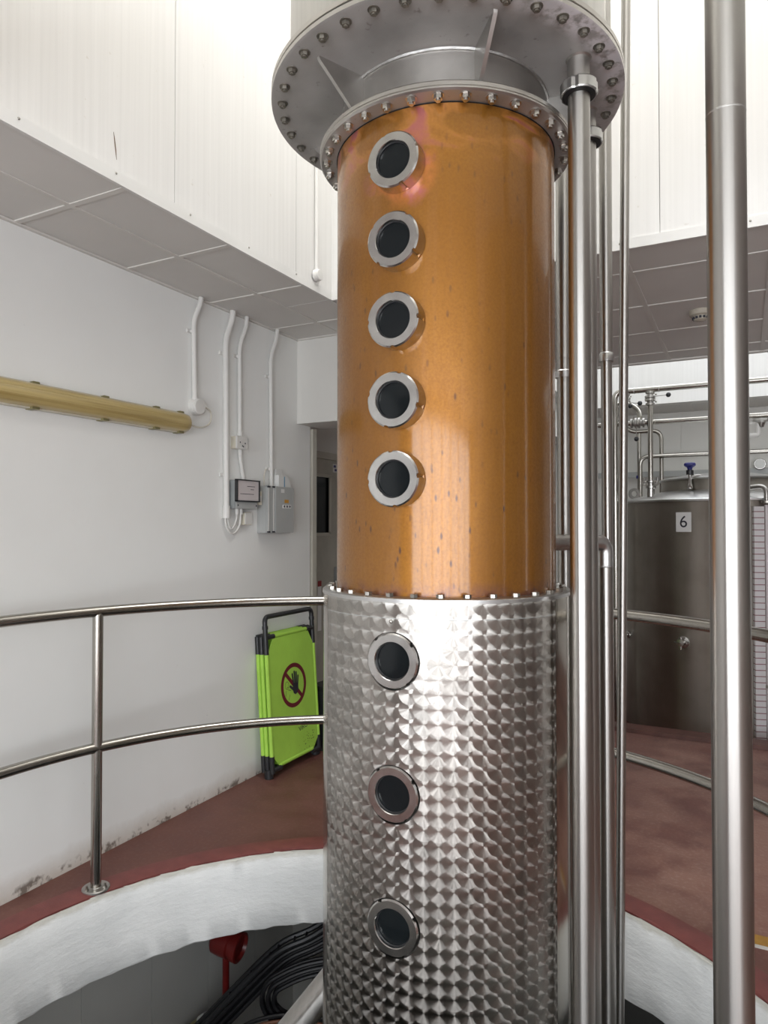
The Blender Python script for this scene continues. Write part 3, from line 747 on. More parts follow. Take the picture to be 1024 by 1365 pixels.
# twin batten lamp with yellowed cover
lamp = thing('batten_lamp', 'long wall lamp with yellowed ribbed cover, fixed on the white wall', 'wall lamp', (XL, 1.9, 1.905))
def stadium(zc_, hh, x0, dep, n=10):
    pts = []
    for i in range(n + 1):
        t = -pi / 2 + pi * i / n; pts.append((x0 + dep * max(0, math.cos(t)) ** .6, zc_ + hh * math.sin(t)))
    return pts
mb = MB(); prof = stadium(1.957, .047, XL + .022, .058); ysec = [0.98, 0.995, 1.01, 2.60, 2.635, 2.652]; sc_ = [.75, .93, 1, 1, .93, .72]
vs = []; L_ = len(prof)
for y, q in zip(ysec, sc_):
    for (x, z) in prof: vs.append((XL + .022 + (x - XL - .022) * q, y, 1.957 + (z - 1.957) * q))
fs = [[i * L_ + j, i * L_ + j + 1, (i + 1) * L_ + j + 1, (i + 1) * L_ + j] for i in range(len(ysec) - 1) for j in range(L_ - 1)]
fs += [[j for j in range(L_)], [(len(ysec) - 1) * L_ + j for j in range(L_)]]
build(mb.add(vs, fs), 'diffuser', 'diffuser', lamp)
build(MB().rbox(XL, XL + .03, .97, 2.665, 1.905, 2.009, .045, 0), 'housing', 'cream', lamp)
for z in (1.945, 1.975): build(MB().cyl((XL + .0795 - abs(z - 1.957) * .25, 1.0, z), (XL + .0795 - abs(z - 1.957) * .25, 2.60, z), .0035, 8), 'cover_rib', 'diffuser', lamp)
clip = mesh_of(MB().rbox(0, .045, -.016, .016, -.006, .006, .004, 0), 'cover_clip', 'lagging', Vector((0, 0, 0)))
for y in (1.2, 1.5, 1.80, 2.14, 2.44, 2.60):
    inst(clip, 'cover_clip', lamp, (XL, y, 2.006)); inst(clip, 'cover_clip', lamp, (XL, y, 1.908))
build(MB().tube([(XL + .03, 2.648, 1.955), (XL + .03, 2.672, 1.955)], .010, 12), 'cable_gland', 'steel_bright', lamp)
t = thing('junction_box', 'round white junction box on the wall beside the batten lamp', 'junction box', (XL, 2.735, 2.06))
build(MB().lathe([(.044, 0), (.044, .026), (.040, .030), (0, .030)], (XL, 2.735, 2.055), 28, axis=(1, 0, 0)), 'body', 'conduit', t)
build(MB().lathe([(.041, .030), (.041, .040), (.037, .044), (0, .045)], (XL, 2.735, 2.055), 28, axis=(1, 0, 0)), 'lid', 'conduit', t)
mb = MB().tube(bend([(XL + .035, 2.775, 2.06), (XL + .03, 2.835, 2.045), (XL + .03, 2.825, 1.975), (XL + .03, 2.75, 1.945), (XL + .03, 2.668, 1.955)], .045, 8), .0042, 8)
build(mb, 'lamp_cable', 'wire', label='thin pale cable looping from the round junction box to the lamp', cat='cable')
saddle = mesh_of(MB().box(-.002, .006, -.036, .030, -.009, .009).tube([(0, 0, -.007), (0, 0, .007)], .0178, 14), 'saddle_clip', 'conduit', Vector((0, 0, 0)))
def conduit(label, pts, r, clips, end=None):
    t = thing('conduit', label, 'conduit', pts[-1], None)
    build(MB().tube(bend(pts, .05, 6), r, 14), 'tube', 'conduit', t)
    for (y, z) in clips: inst(saddle, 'saddle_clip', t, (XL + .002, y, z))
    if end: build(MB().tube(end, r * 1.28, 14), 'coupler', 'conduit', t)
    return t
xc = XL + .016
conduit('white conduit running from the ceiling down to the round junction box', [(xc + .02, 2.745, HC), (xc + .018, 2.738, 2.58), (xc, 2.712, 2.50), (xc, 2.722, 2.09)], .0135, [(2.712, 2.44)], [(xc, 2.722, 2.10), (xc, 2.723, 2.075)])
conduit('thickest white conduit, looping into the meter box from below', [(xc + .02, 2.998, HC), (xc + .018, 2.992, 2.57), (xc + .002, 2.958, 2.46), (xc + .002, 2.970, 1.49)], .0165, [(2.96, 2.38), (2.968, 1.72)], [(xc + .002, 2.969, 1.55), (xc + .002, 2.970, 1.483)])
conduit('white conduit running from the ceiling down to the square fused outlet', [(xc + .02, 3.118, HC), (xc + .018, 3.112, 2.56), (xc, 3.078, 2.45), (xc, 3.084, 1.93)], .0125, [(3.078, 2.39)], [(xc, 3.084, 1.965), (xc, 3.084, 1.93)])
conduit('short white conduit linking the square outlet to the meter box', [(xc, 3.086, 1.875), (xc, 3.087, 1.82), (xc, 3.12, 1.69)], .0115, [], [(xc, 3.086, 1.875), (xc, 3.087, 1.84)])
conduit('white conduit running from the ceiling down to the grey enclosure', [(xc + .02, 3.408, HC), (xc + .018, 3.40, 2.56), (xc, 3.368, 2.45), (xc, 3.379, 1.66)], .0125, [(3.368, 2.33), (3.376, 1.78)])
t = thing('fused_outlet', 'square white outlet box with cream back, on the wall above the meter box', 'electrical outlet', (XL, 3.07, 1.87))
build(MB().rbox(XL, XL + .034, 3.028, 3.112, 1.870, 1.938, .004), 'back_box', 'cream', t)
build(MB().rbox(XL + .034, XL + .045, 3.026, 3.114, 1.868, 1.940, .004), 'face_plate', 'conduit', t)
for (y, z) in ((3.052, 1.905), (3.095, 1.902), (3.072, 1.886), (3.08, 1.883)): build(MB().box(XL + .044, XL + .0458, y - .0035, y + .0035, z - .004, z + .004), 'contact_hole', 'ink', t)
t = thing('meter_box', 'grey meter box with black-framed clear cover on the white wall', 'meter', (XL, 3.09, 1.534))
build(MB().rbox(XL, XL + .052, 2.998, 3.196, 1.536, 1.694, .004), 'body', 'grey_dark', t)
build(MB().rbox(XL + .052, XL + .058, 3.005, 3.19, 1.537, 1.572, .003), 'terminal_cover', 'grey_box', t)
o = build(MB().box(XL + .052, XL + .07, 2.998, 3.20, 1.576, 1.582).box(XL + .052, XL + .07, 2.998, 3.20, 1.692, 1.698).box(XL + .052, XL + .07, 2.998, 3.005, 1.576, 1.698).box(XL + .052, XL + .07, 3.193, 3.20, 1.576, 1.698), 'cover_frame', 'black_plastic', t)
build(MB().box(XL + .052, XL + .064, 3.005, 3.193, 1.582, 1.692), 'cover', 'panel_face', t)
build(MB().box(XL + .064, XL + .0645, 3.03, 3.15, 1.617, 1.620).box(XL + .064, XL + .0645, 3.09, 3.16, 1.660, 1.663).box(XL + .064, XL + .0645, 3.12, 3.15, 1.643, 1.646), 'cover_print', 'ink', t)
for y in (3.02, 3.18): build(MB().lathe([(0, .003), (.004, .002), (.005, 0)], (XL + .058, y, 1.555), 10, axis=(1, 0, 0)), 'screw', 'ink', t)
for y in (3.05, 3.083): build(MB().cyl((XL + .025, y, 1.545), (XL + .025, y, 1.505), .0125, 12), 'cable_gland', 'conduit', t)
for q, (y0, zb, yb) in enumerate(((2.962, 1.388, 3.083), (2.979, 1.414, 3.05))):
    ym = (y0 + yb) / 2
    build(MB().tube(bend([(xc + .002, y0, 1.50), (xc + .002, y0 + .002, zb + .05), (XL + .022, ym - .012, zb), (XL + .024, yb - .006, zb + .045), (XL + .025, yb, 1.51)], .05, 6), .0062, 10), 'meter_cable', 'conduit',
          label=('white cable in the outer loop under the meter box', 'white cable in the inner loop under the meter box')[q], cat='cable')
t = thing('wall_switch', 'small cream switch box directly under the meter box', 'switch', (XL, 3.14, 1.446))
build(MB().rbox(XL, XL + .03, 3.108, 3.172, 1.446, 1.518, .004), 'back_box', 'cream', t); build(MB().rbox(XL + .03, XL + .036, 3.112, 3.168, 1.450, 1.514, .004), 'face_plate', 'conduit', t)
t = thing('wall_switch', 'cream switch box between the meter box and the grey enclosure', 'switch', (XL, 3.27, 1.562))
build(MB().rbox(XL, XL + .04, 3.225, 3.30 - .045, 1.562, 1.640, .004), 'back_box', 'cream', t); build(MB().box(XL + .04, XL + .043, 3.232, 3.248, 1.585, 1.615), 'rocker', 'conduit', t)
# grey enclosure
t = thing('grey_enclosure', 'large grey electrical enclosure with orange label and three-socket strip', 'electrical box', (XL, 3.39, 1.397))
build(MB().rbox(XL, XL + .062, 3.263, 3.516, 1.397, 1.675, .01), 'body', 'grey_box', t)
build(MB().rbox(XL + .062, XL + .082, 3.333, 3.516, 1.400, 1.672, .012), 'cover', 'grey_box', t)
build(MB().rbox(XL + .062, XL + .074, 3.265, 3.327, 1.400, 1.672, .008), 'hinge_cover', 'grey_box', t)
for y in (3.270, 3.320): build(MB().box(XL + .072, XL + .0765, y, y + .006, 1.402, 1.670), 'hinge_rib', 'conduit', t)
for y in (3.275, 3.32):
    for z in (1.402, 1.664): build(MB().box(XL + .070, XL + .079, y - .01, y + .01, z, z + .009), 'hinge_clip', 'ink', t)
build(MB().box(XL + .082, XL + .083, 3.42, 3.462, 1.578, 1.598), 'warning_label', 'orange', t)
build(MB().rbox(XL + .082, XL + .085, 3.40, 3.485, 1.546, 1.568, .003), 'socket_strip', 'paper', t)
for y in (3.414, 3.443, 3.471): build(MB().lathe([(0, .0015), (.0065, .001), (.007, 0)], (XL + .085, y, 1.557), 12, axis=(1, 0, 0)), 'socket', 'ink', t)
build(MB().box(XL + .082, XL + .083, 3.385, 3.418, 1.638, 1.660), 'plate_label', 'paper', t)
build(MB().tube(bend([(XL + .03, 3.29, 1.675), (XL + .03, 3.285, 1.73), (XL + .025, 3.31, 1.775)], .03), .004, 8), 'wire_tail', 'wire', t)
t = thing('leaflet_stack', 'white folded leaflets with a blue stripe, on top of the grey enclosure', 'leaflets', (XL, 3.47, 1.675))
build(MB().prism([(3.40, 1.675), (3.525, 1.675), (3.505, 1.735), (3.40, 1.745)], 0, XL + .02, XL + .055), 'front_leaflet', 'paper', t)
build(MB().prism([(3.395, 1.675), (3.48, 1.675), (3.48, 1.785), (3.425, 1.785)], 0, XL + .003, XL + .02), 'rear_leaflet', 'paper', t)
build(MB().box(XL + .055, XL + .0555, 3.452, 3.461, 1.676, 1.738), 'blue_stripe', 'blue_stripe', t)
# conduit and round box on the shaft wall
t = thing('conduit', 'white conduit on the boarded shaft wall, running down to a round box', 'conduit', (AX0, 2.93, 2.72))
build(MB().tube([(AX0 + .010, 2.925, 5.1), (AX0 + .010, 2.925, 2.725)], .010, 12), 'tube', 'conduit', t)
t = thing('junction_box', 'round white junction box low on the boarded shaft wall', 'junction box', (AX0, 2.926, 2.66))
build(MB().lathe([(.030, .004), (.030, .018), (.027, .022), (0, .022)], (AX0, 2.926, 2.698), 24, axis=(1, 0, 0)), 'body', 'conduit', t)
build(MB().lathe([(.028, .022), (.028, .028), (.024, .032), (0, .033)], (AX0, 2.926, 2.698), 24, axis=(1, 0, 0)), 'lid', 'conduit', t)
# smoke detector
t = thing('smoke_detector', 'round cream smoke detector on the ceiling tiles before the tank', 'smoke detector', (-.201, 4.185, HC - .05))
build(MB().lathe([(.058, HC + .004), (.058, HC - .022), (.050, HC - .028), (0, HC - .028)], (-.201, 4.185, 0), 32), 'base', 'smoke_cream', t)
build(MB().lathe([(.040, HC - .028), (.036, HC - .046), (.026, HC - .052), (0, HC - .053)], (-.201, 4.185, 0), 32), 'chamber', 'smoke_cream', t)
for a in range(0, 360, 30):
    q = R(a); x, y = -.201 + .038 * math.cos(q), 4.185 + .038 * math.sin(q)
    build(MB().box(x - .006, x + .006, y - .006, y + .006, HC - .044, HC - .032), 'vent_slot', 'ink', t)

# ------------------------------------------------------------------ folded safety barrier
BW, BH = .52, .92
bar = thing('folded_barrier', 'folded lime green safety barrier with no-entry hand sign, leaning on the wall', 'safety barrier', (-2.390, 3.235, 0))
LEAN = .062
def bl(u, w_, d=0.0):      # along the wall, up, out from the wall
    return Vector((-2.390 - LEAN * w_ / .9 + d, 3.235 + u, w_))
def sheet(d):              # cloth with cut corners, as a thin closed slab
    pts = [(.025, .12), (.085, .055), (.435, .055), (.495, .12), (.495, .70), (.435, .80), (.085, .80), (.025, .70)]
    n_ = len(pts); vs_ = [bl(u, w_, d + .0015) for u, w_ in pts] + [bl(u, w_, d - .0015) for u, w_ in pts]
    return MB().add(vs_, [list(range(n_)), list(range(n_, 2 * n_))[::-1]] + [(i, n_ + i, n_ + (i + 1) % n_, (i + 1) % n_) for i in range(n_)])
for q, d in enumerate((0.0, -.032, -.060)):
    build(sheet(d), 'cloth', 'green', bar)
    for u in (.018, .502): build(MB().tube([bl(u, .12, d - .004), bl(u, .72, d - .004)], .0125, 12), 'cloth_sleeve', 'green', bar)
    for w_ in (.797, .06): build(MB().tube([bl(.09, w_, d - .004), bl(.43, w_, d - .004)], .0125, 12), 'cloth_sleeve', 'green', bar)
    for u in (.018, .502):
        s_ = 1 if u < .2 else -1
        build(MB().tube([bl(u, .03, d - .004), bl(u, .125, d - .004)], .0145, 12), 'tube_end', 'black_plastic', bar)
        build(MB().tube([bl(u, .70, d - .004), bl(u, .80, d - .004)], .0145, 12), 'tube_end', 'black_plastic', bar)
        build(MB().tube([bl(u, .797, d - .004), bl(u + s_ * .075, .797, d - .004)], .0145, 12), 'corner_tee', 'black_plastic', bar)
        build(MB().tube([bl(u, .045, d - .004), bl(u + s_ * .08, .045, d - .004)], .0165, 12), 'foot', 'black_plastic', bar)
build(MB().tube(bend([bl(.018, .79, -.004), bl(.018, .915, -.004), bl(.502, .915, -.004), bl(.502, .79, -.004)], .035, 6), .0145, 14), 'handle', 'black_plastic', bar)
for u in (.018, .502):
    build(MB().tube([bl(u, .845, -.004), bl(u, .865, -.004)], .0175, 14), 'collar', 'black_plastic', bar)
    build(MB().tube([bl(u, 0.0, -.03), bl(u, .05, -.03)], .026, 14), 'rubber_foot', 'black_plastic', bar)
SU, SW = .262, .482
def disc_pts(r0, r1, n_=48, ry=1.0):
    vs_ = []; fs_ = []
    for i in range(n_):
        a = 2 * pi * i / n_
        for r_ in (r0, r1): vs_.append(bl(SU + r_ * math.cos(a), SW + r_ * ry * math.sin(a), .0026))
    for i in range(n_):
        j = (i + 1) % n_; fs_.append((2 * i, 2 * i + 1, 2 * j + 1, 2 * j))
    return vs_, fs_
build(MB().add(*disc_pts(.106, .131)), 'sign_ring', 'sign_red', bar, smooth=0)
dv = .012 / math.sqrt(2); e_ = .109 / math.sqrt(2)
build(MB().add([bl(SU - e_ + dv, SW + e_ + dv, .0025), bl(SU - e_ - dv, SW + e_ - dv, .0025), bl(SU + e_ - dv, SW - e_ - dv, .0025), bl(SU + e_ + dv, SW - e_ + dv, .0025)], [(0, 1, 2, 3)]), 'sign_slash', 'sign_red', bar, smooth=0)
# black hand: palm with five fingers, flat print
def stroke(u0, w0, u1, w1, r, d=.0034):
    n_ = 8; dx_, dy_ = u1 - u0, w1 - w0; a = math.atan2(dy_, dx_); vs_ = []
    for i in range(n_ + 1): t_ = a - pi / 2 + pi * i / n_; vs_.append(bl(SU + u1 + r * math.cos(t_), SW + w1 + r * math.sin(t_), d))
    for i in range(n_ + 1): t_ = a + pi / 2 + pi * i / n_; vs_.append(bl(SU + u0 + r * math.cos(t_), SW + w0 + r * math.sin(t_), d))
    return vs_, [list(range(len(vs_)))]
mb = MB()
for i, (a, b, c, d, r_) in enumerate(((-.002, .0, -.012, .066, .0068), (.012, .0, .009, .078, .0068), (.026, -.002, .028, .072, .0068), (.038, -.008, .047, .048, .0062), (.0, -.03, -.038, -.002, .0078))):
    mb.add(*stroke(a, b, c, d, r_, .0034 + i * .00004))
mb.add([bl(SU + u, SW + w_, .0036) for u, w_ in ((-.01, .012), (.044, .006), (.044, -.03), (.030, -.052), (.012, -.058), (-.006, -.048), (-.014, -.025))], [list(range(7))])
build(mb, 'sign_hand', 'ink', bar, smooth=0)
mb = MB()
for a in range(0, 360, 30):
    q0, q1 = R(a), R(a + 30); mb.add(*stroke(-.070 + .018 * math.cos(q0), .010 + .022 * math.sin(q0), -.070 + .018 * math.cos(q1), .010 + .022 * math.sin(q1), .0013, .003))
for a in ((-.082, -.02, -.085, -.05), (-.06, -.018, -.035, -.026), (-.045, -.05, -.06, -.078), (-.07, .0, -.062, -.004)): mb.add(*stroke(*a, .0013, .003))
build(mb, 'sign_figure', 'ink', bar, smooth=0)
tm = text_mesh(lambda x, y: bl(SU + .075 + x * math.cos(R(8)) - y * math.sin(R(8)), .215 + x * math.sin(R(8)) + y * math.cos(R(8)), .0026), 'VIRO', .042)
build(tm, 'sign_lettering', 'ink', bar, smooth=0)
mb = MB()
for i in range(34):
    u, w_ = random.gauss(.40, .045), random.gauss(.135, .03); s_ = random.uniform(.0015, .005)
    if .06 < u < .485 and w_ > .075: mb.add([bl(u - s_, w_, .0022), bl(u, w_ - s_ * .7, .0022), bl(u + s_, w_ + s_ * .3, .0022), bl(u, w_ + s_, .0022)], [(0, 1, 2, 3)])
build(mb, 'scuff_marks', 'stain', bar, smooth=0, kind='stuff')
t = thing('black_crate', 'dark box standing behind the folded green barrier', 'box', (-2.44, 3.90, 0))
build(MB().rbox(-2.50, -2.36, 3.80, 3.98, 0, .40, .01, 2), 'body', 'black_plastic', t); build(MB().rbox(-2.505, -2.355, 3.795, 3.985, .38, .41, .01, 2), 'rim', 'black', t)

# ------------------------------------------------------------------ tank hall: kerb, numbered tank, pipework
struct(MB().box(-1.6, XR, 5.12, 5.26, -.21, .028), 'trim_9', 'kerb_dark')
TX, TY, TR = -.164, 6.442, .793
tdir = -88.54
def tp(r, a, z): q = R(tdir + a); return Vector((TX + r * math.cos(q), TY + r * math.sin(q), z))
tank = thing('storage_tank', 'large stainless cylindrical storage tank bearing the number 6', 'tank', (TX, TY, -.2))
TA = (TX, TY, 0)
build(MB().lathe([(0, -.2), (TR - .02, -.2), (TR, -.17), (TR, .8), (TR, 1.625)], TA, 96), 'shell', 'steel_tank', tank)
build(MB().lathe([(TR, 1.622), (TR + .012, 1.628), (TR + .014, 1.642), (TR, 1.652), (.47, 1.725), (.44, 1.73)], TA, 96), 'conical_top', 'steel_lid', tank)
build(MB().lathe([(.465, 1.72), (.465, 1.81)], TA, 72), 'manway_neck', 'steel_tank', tank)
build(MB().lathe([(.465, 1.808), (.485, 1.812), (.487, 1.822), (.46, 1.832), (.25, 1.868), (0, 1.88)], TA, 72), 'manway_cover', 'steel_lid', tank)
for a in (-72, 60, 180):
    c0 = tp(.70, a, 1.70); dr = Vector((math.cos(R(tdir + a)), math.sin(R(tdir + a)), 0)); tg = Vector((-dr.y, dr.x, 0))
    mbx = MB().lathe([(.024, -.008), (.047, -.008), (.047, .008), (.024, .008)], c0 + Vector((0, 0, .012)), 28, axis=Vector((0.46, -0.888, 0)) if a == -72 else dr, close=True)
    build(mbx, 'lifting_eye', 'steel', tank)
# number plate bent to the shell
la = -19.0; hw = .056 / TR
def lab(x, y, d): q = R(tdir + la) + x / TR; return Vector((TX + (TR + d) * math.cos(q), TY + (TR + d) * math.sin(q), y))
vs = []; nn_ = 6
for z in (1.395, 1.543):
    for i in range(nn_ + 1): vs.append(lab(-.057 + .114 * i / nn_, z, .002))
build(MB().add(vs, [(i, i + 1, nn_ + 2 + i, nn_ + 1 + i) for i in range(nn_)]), 'number_label', 'paper', tank, label='white label with black numeral 6')
build(text_mesh(lambda x, y: lab(x, 1.468 + y, .0035), '6', .125), 'numeral', 'ink', tank, smooth=0)
# sample valve and thermometer pocket on the shell
def shell_fit(a, z, s_):
    q = R(tdir + a); d = Vector((math.cos(q), math.sin(q), 0)); c0 = tp(TR, a, z); tg = Vector((-d.y, d.x, 0))
    o = build(MB().lathe([(.045 * s_, 0), (.045 * s_, .008), (.02 * s_, .014), (.02 * s_, .05), (.026 * s_, .052), (.026 * s_, .066), (0, .068)], c0, 24, axis=d), 'sample_valve', 'steel_bright', tank)
    h = c0 + d * .058
    build(MB().tube([h - tg * .045 * s_, h + tg * .045 * s_], .007 * s_, 8).tube([h - Vector((0, 0, .05 * s_)), h + Vector((0, 0, .045 * s_))], .008 * s_, 8), 'valve_wing', 'steel_bright', o)
shell_fit(-19.5, .570, 1.0); shell_fit(-61.5, .545, .7)
# blue-knobbed relief valve on the manway
v0 = tp(.475, -28, 1.76)
mb = MB().lathe([(.014, -.06), (.022, -.055), (.022, -.03), (.014, -.02), (.014, .05), (.022, .055), (.022, .085), (.012, .09), (.012, .115)], v0 + Vector((0, -.02, .03)), 16)
o = build(mb, 'vent_valve', 'steel_bright', tank)
k0 = v0 + Vector((0, -.02, .03))
build(MB().lathe([(.028, .055), (.028, .09), (.014, .095)], k0, 16), 'valve_bonnet', 'black_plastic', o)
build(MB().lathe([(0, .150), (.036, .150), (.045, .142), (.045, .128), (.036, .120), (.022, .112), (.016, .09)], k0, 20, radf=lambda i, q, r: r * (1.0 if i % 5 else .88)), 'valve_knob', 'blue', o)
build(MB().tube(bend([k0 + Vector((0, 0, .04)), k0 + Vector((.07, .02, .05)), k0 + Vector((.11, .06, .03))], .03), .011, 10), 'valve_outlet', 'steel', o)
# level gauge
ga = 16.8
g0 = tp(TR + .035, ga, 0); gd = Vector((math.cos(R(tdir + ga)), math.sin(R(tdir + ga)), 0)); gt = Vector((-gd.y, gd.x, 0))
def slab(c0, hw_, d0, d1, z0, z1): return MB().add([c0 + gt * s1 * hw_ + gd * d_ + Vector((0, 0, z)) for z in (z0, z1) for d_ in (d0, d1) for s1 in (-1, 1)], [(0, 1, 3, 2), (4, 5, 7, 6), (0, 1, 5, 4), (2, 3, 7, 6), (0, 2, 6, 4), (1, 3, 7, 5)])
build(slab(g0 - gt * .0, .034, -.034, .006, -.1, 1.58), 'gauge_scale', 'scale', tank)
g1 = g0 + gt * .052
build(MB().tube([g1 + Vector((0, 0, -.1)), g1 + Vector((0, 0, 1.59))], .014, 12), 'gauge_tube', 'panel_face', tank)
build(MB().tube(bend([tp(.62, ga - 7, 1.70), tp(.70, ga - 4, 1.72), g1 + Vector((0, 0, 1.73)), g1 + Vector((0, 0, 1.60))], .07), .017, 12), 'gauge_elbow', 'steel', tank)
build(MB().lathe([(.017, 1.60), (.034, 1.604), (.034, 1.62), (.017, 1.625)], (g1.x, g1.y, 0), 16), 'gauge_clamp', 'bolt', tank)
for z in (.62, .30): build(MB().lathe([(.014, z - .01), (.022, z - .01), (.022, z + .01), (.014, z + .01)], (g1.x, g1.y, 0), 14), 'gauge_bracket', 'bolt', tank)

def lever(parent, c0, d, L=.1):
    c0 = Vector(c0); d = Vector(d)
    o = build(MB().tube([c0, c0 + d * (L - .02)], .0035, 8), 'lever', 'steel', parent)
    e0 = c0 + d * L
    build(MB().lathe([(0, -.020), (.012, -.016), (.019, -.005), (.019, .006), (.012, .016), (0, .019)], e0, 16), 'lever_knob', 'black_plastic', o)
def valve_body(parent, c0, axis, r):
    c0 = Vector(c0); ax = Vector(axis)
    build(MB().lathe([(r * .9, -.055), (r * 1.5, -.055), (r * 1.5, -.040), (r * 1.05, -.034), (r * 1.05, -.026), (r * 1.75, -.02), (r * 1.75, -.004), (r * 1.2, -.002), (r * 1.2, .002), (r * 1.75, .004), (r * 1.75, .02), (r * 1.05, .026), (r * 1.05, .034), (r * 1.5, .040), (r * 1.5, .055), (r * .9, .055)], c0, 20, axis=ax), 'valve_body', 'steel', parent, smooth=30)
    up = Vector((0, 0, 1)) if abs(ax.z) < .5 else Vector((1, 0, 0))
    for s_ in (-1, 1): build(MB().tube([c0 + up * r * 1.5 + ax * .03 * s_, c0 + up * r * 2.1 + ax * .03 * s_], .006, 8), 'clamp_screw', 'bolt', parent)
t = thing('process_pipe', 'upper horizontal stainless pipe over the tank, bending down beside it', 'pipe', (-.945, 6.0, -.2))
build(MB().tube(bend([(-.945, 6.0, -.2), (-.945, 6.0, 2.55), (2.4, 6.0, 2.55)], .07, 8), .0245, 16), 'tube', 'steel_rail', t)
for x in (-.79, -.6): build(MB().tube([(x - .004, 6.0, 2.55), (x + .004, 6.0, 2.55)], .0262, 16), 'weld_bead', 'weld', t)
t = thing('riser_pipe', 'vertical stainless riser with lever valve, rising from the tank top to the upper pipe', 'pipe', (-.668, 6.0, 1.69))
build(MB().tube([(-.668, 6.0, 1.68), (-.668, 6.0, 2.54)], .0205, 16), 'tube', 'steel_rail', t)
valve_body(t, (-.668, 6.0, 2.475), (0, 0, 1), .024); lever(t, (-.65, 5.97, 2.485), (.985, -.05, .02), .125)
build(MB().lathe([(.030, 1.67), (.030, 1.74), (.040, 1.745), (.040, 1.765), (.024, 1.77), (.024, 1.785), (.038, 1.79), (.038, 1.805), (.022, 1.81)], (-.668, 6.0, 0), 20), 'base_ferrule', 'steel_bright', t)
for s_ in (-1, 1):
    q = Vector((-.668 + s_ * .045, 5.985, 1.785)); build(MB().lathe([(.012, -.006), (.022, -.006), (.022, .006), (.012, .006)], q, 16, axis=(.46, -.888, 0), close=True), 'wing_nut', 'bolt', t)
    build(MB().tube([q, q + Vector((s_ * .008, 0, .045))], .008, 8), 'clamp_arm', 'steel_bright', t)
t = thing('process_pipe', 'middle horizontal stainless pipe passing behind the riser, with a lever valve', 'pipe', (-.79, 6.08, 2.27))
build(MB().tube([(-1.2, 6.08, 2.292), (2.4, 6.08, 2.292)], .0205, 16), 'tube', 'steel_rail', t)
valve_body(t, (-.775, 6.08, 2.292), (1, 0, 0), .026); build(MB().tube([(-.70, 6.08, 2.292), (-.675, 6.08, 2.292)], .034, 16), 'black_coupling', 'black_plastic', t)
lever(t, (-.782, 6.05, 2.262), (0, 0, -1), .105)
t = thing('lever_valve', 'lever valve with two black knobs below the upper pipe', 'valve', (-.85, 6.0, 2.42))
valve_body(t, (-.850, 6.0, 2.474), (0, 0, 1), .018); lever(t, (-.848, 5.97, 2.475), (.5, -.2, -.85), .065); lever(t, (-.845, 5.97, 2.452), (.98, -.1, -.16), .105)
t = thing('loop_pipe', 'pale stainless pipe loop with two bends, in front of the back wall', 'pipe', (-.722, 7.4, 1.0))
build(MB().tube(bend([(-1.12, 7.4, 2.52), (-1.02, 7.4, 2.385), (-.722, 7.4, 2.392), (-.722, 7.4, -.2)], .10, 8), .0205, 14), 'tube', 'steel_rail', t)
t = thing('branch_pipe', 'vertical stainless pipe behind the tank with a blue clamp ring', 'pipe', (-.934, 7.4, -.2))
build(MB().tube([(-.934, 7.4, -.2), (-.931, 7.4, 2.37)], .0195, 14), 'tube', 'steel_rail', t)
build(MB().tube([(-.934, 7.4, 1.915), (-.934, 7.4, 1.945)], .028, 14), 'clamp_ring', 'blue', t)
t = thing('process_pipe', 'lower horizontal stainless pipe along the back wall with a down bend', 'pipe', (-.9, 7.345, 1.0))
build(MB().tube(bend([(-.915, 7.345, -.2), (-.915, 7.345, 2.13), (2.4, 7.345, 2.135)], .09, 8), .0215, 14), 'tube', 'steel_rail', t)
t = thing('bent_pipe', 'short bent stainless pipe dropping onto the middle pipe valve', 'pipe', (-.75, 6.12, 2.33))
build(MB().tube(bend([(-.98, 6.12, 2.47), (-.84, 6.12, 2.465), (-.765, 6.12, 2.40), (-.765, 6.10, 2.31)], .06, 8), .019, 14), 'tube', 'steel_rail', t)
t = thing('cable_trunking', 'pale horizontal cable trunking on the back wall behind the tank', 'trunking', (0, 7.8, 1.95))
build(MB().box(-1.6, XR, 7.78, 7.845, 1.955, 2.005), 'body', 'tile', t); build(MB().box(-1.6, XR, 7.772, 7.78, 1.950, 2.010), 'cover', 'grey_box', t)
t = thing('pressure_gauge', 'small round dial gauge above the trunking behind the tank', 'gauge', (.14, 7.74, 2.0))
build(MB().lathe([(.055, -.02), (.055, .015), (.050, .02), (0, .02)], (.145, 7.74, 2.045), 24, axis=(0, -1, 0)), 'case', 'steel_bright', t); build(MB().lathe([(.046, .021), (0, .0215)], (.145, 7.74, 2.045), 24, axis=(0, -1, 0)), 'dial', 'paper', t)
t = thing('pipe_hanger', 'white elbow and steel dish fitting hanging under the middle pipe', 'fitting', (.12, 6.08, 2.14))
build(MB().lathe([(.012, 2.272), (.055, 2.262), (.058, 2.25), (.03, 2.235), (.02, 2.205), (.014, 2.20)], (.125, 6.08, 0), 20), 'dish', 'steel', t)
build(MB().tube(bend([(.02, 6.08, 2.225), (.10, 6.08, 2.24)], .02), .010, 10).tube(bend([(.105, 6.08, 2.235), (.105, 6.08, 2.14), (.0, 6.08, 2.14)], .02), .018, 12), 'elbow', 'conduit', t)
t = thing('yellow_floor_tape', 'short yellow tape strip with white border on the red floor', 'floor tape', (.06, 2.75, 0))
build(MB().box(.0, .30, 2.745, 2.81, .0, .0012), 'yellow_band', 'yellow', t); build(MB().box(.0, .30, 2.725, 2.745, .0, .0013), 'white_edge', 'tape_white', t)

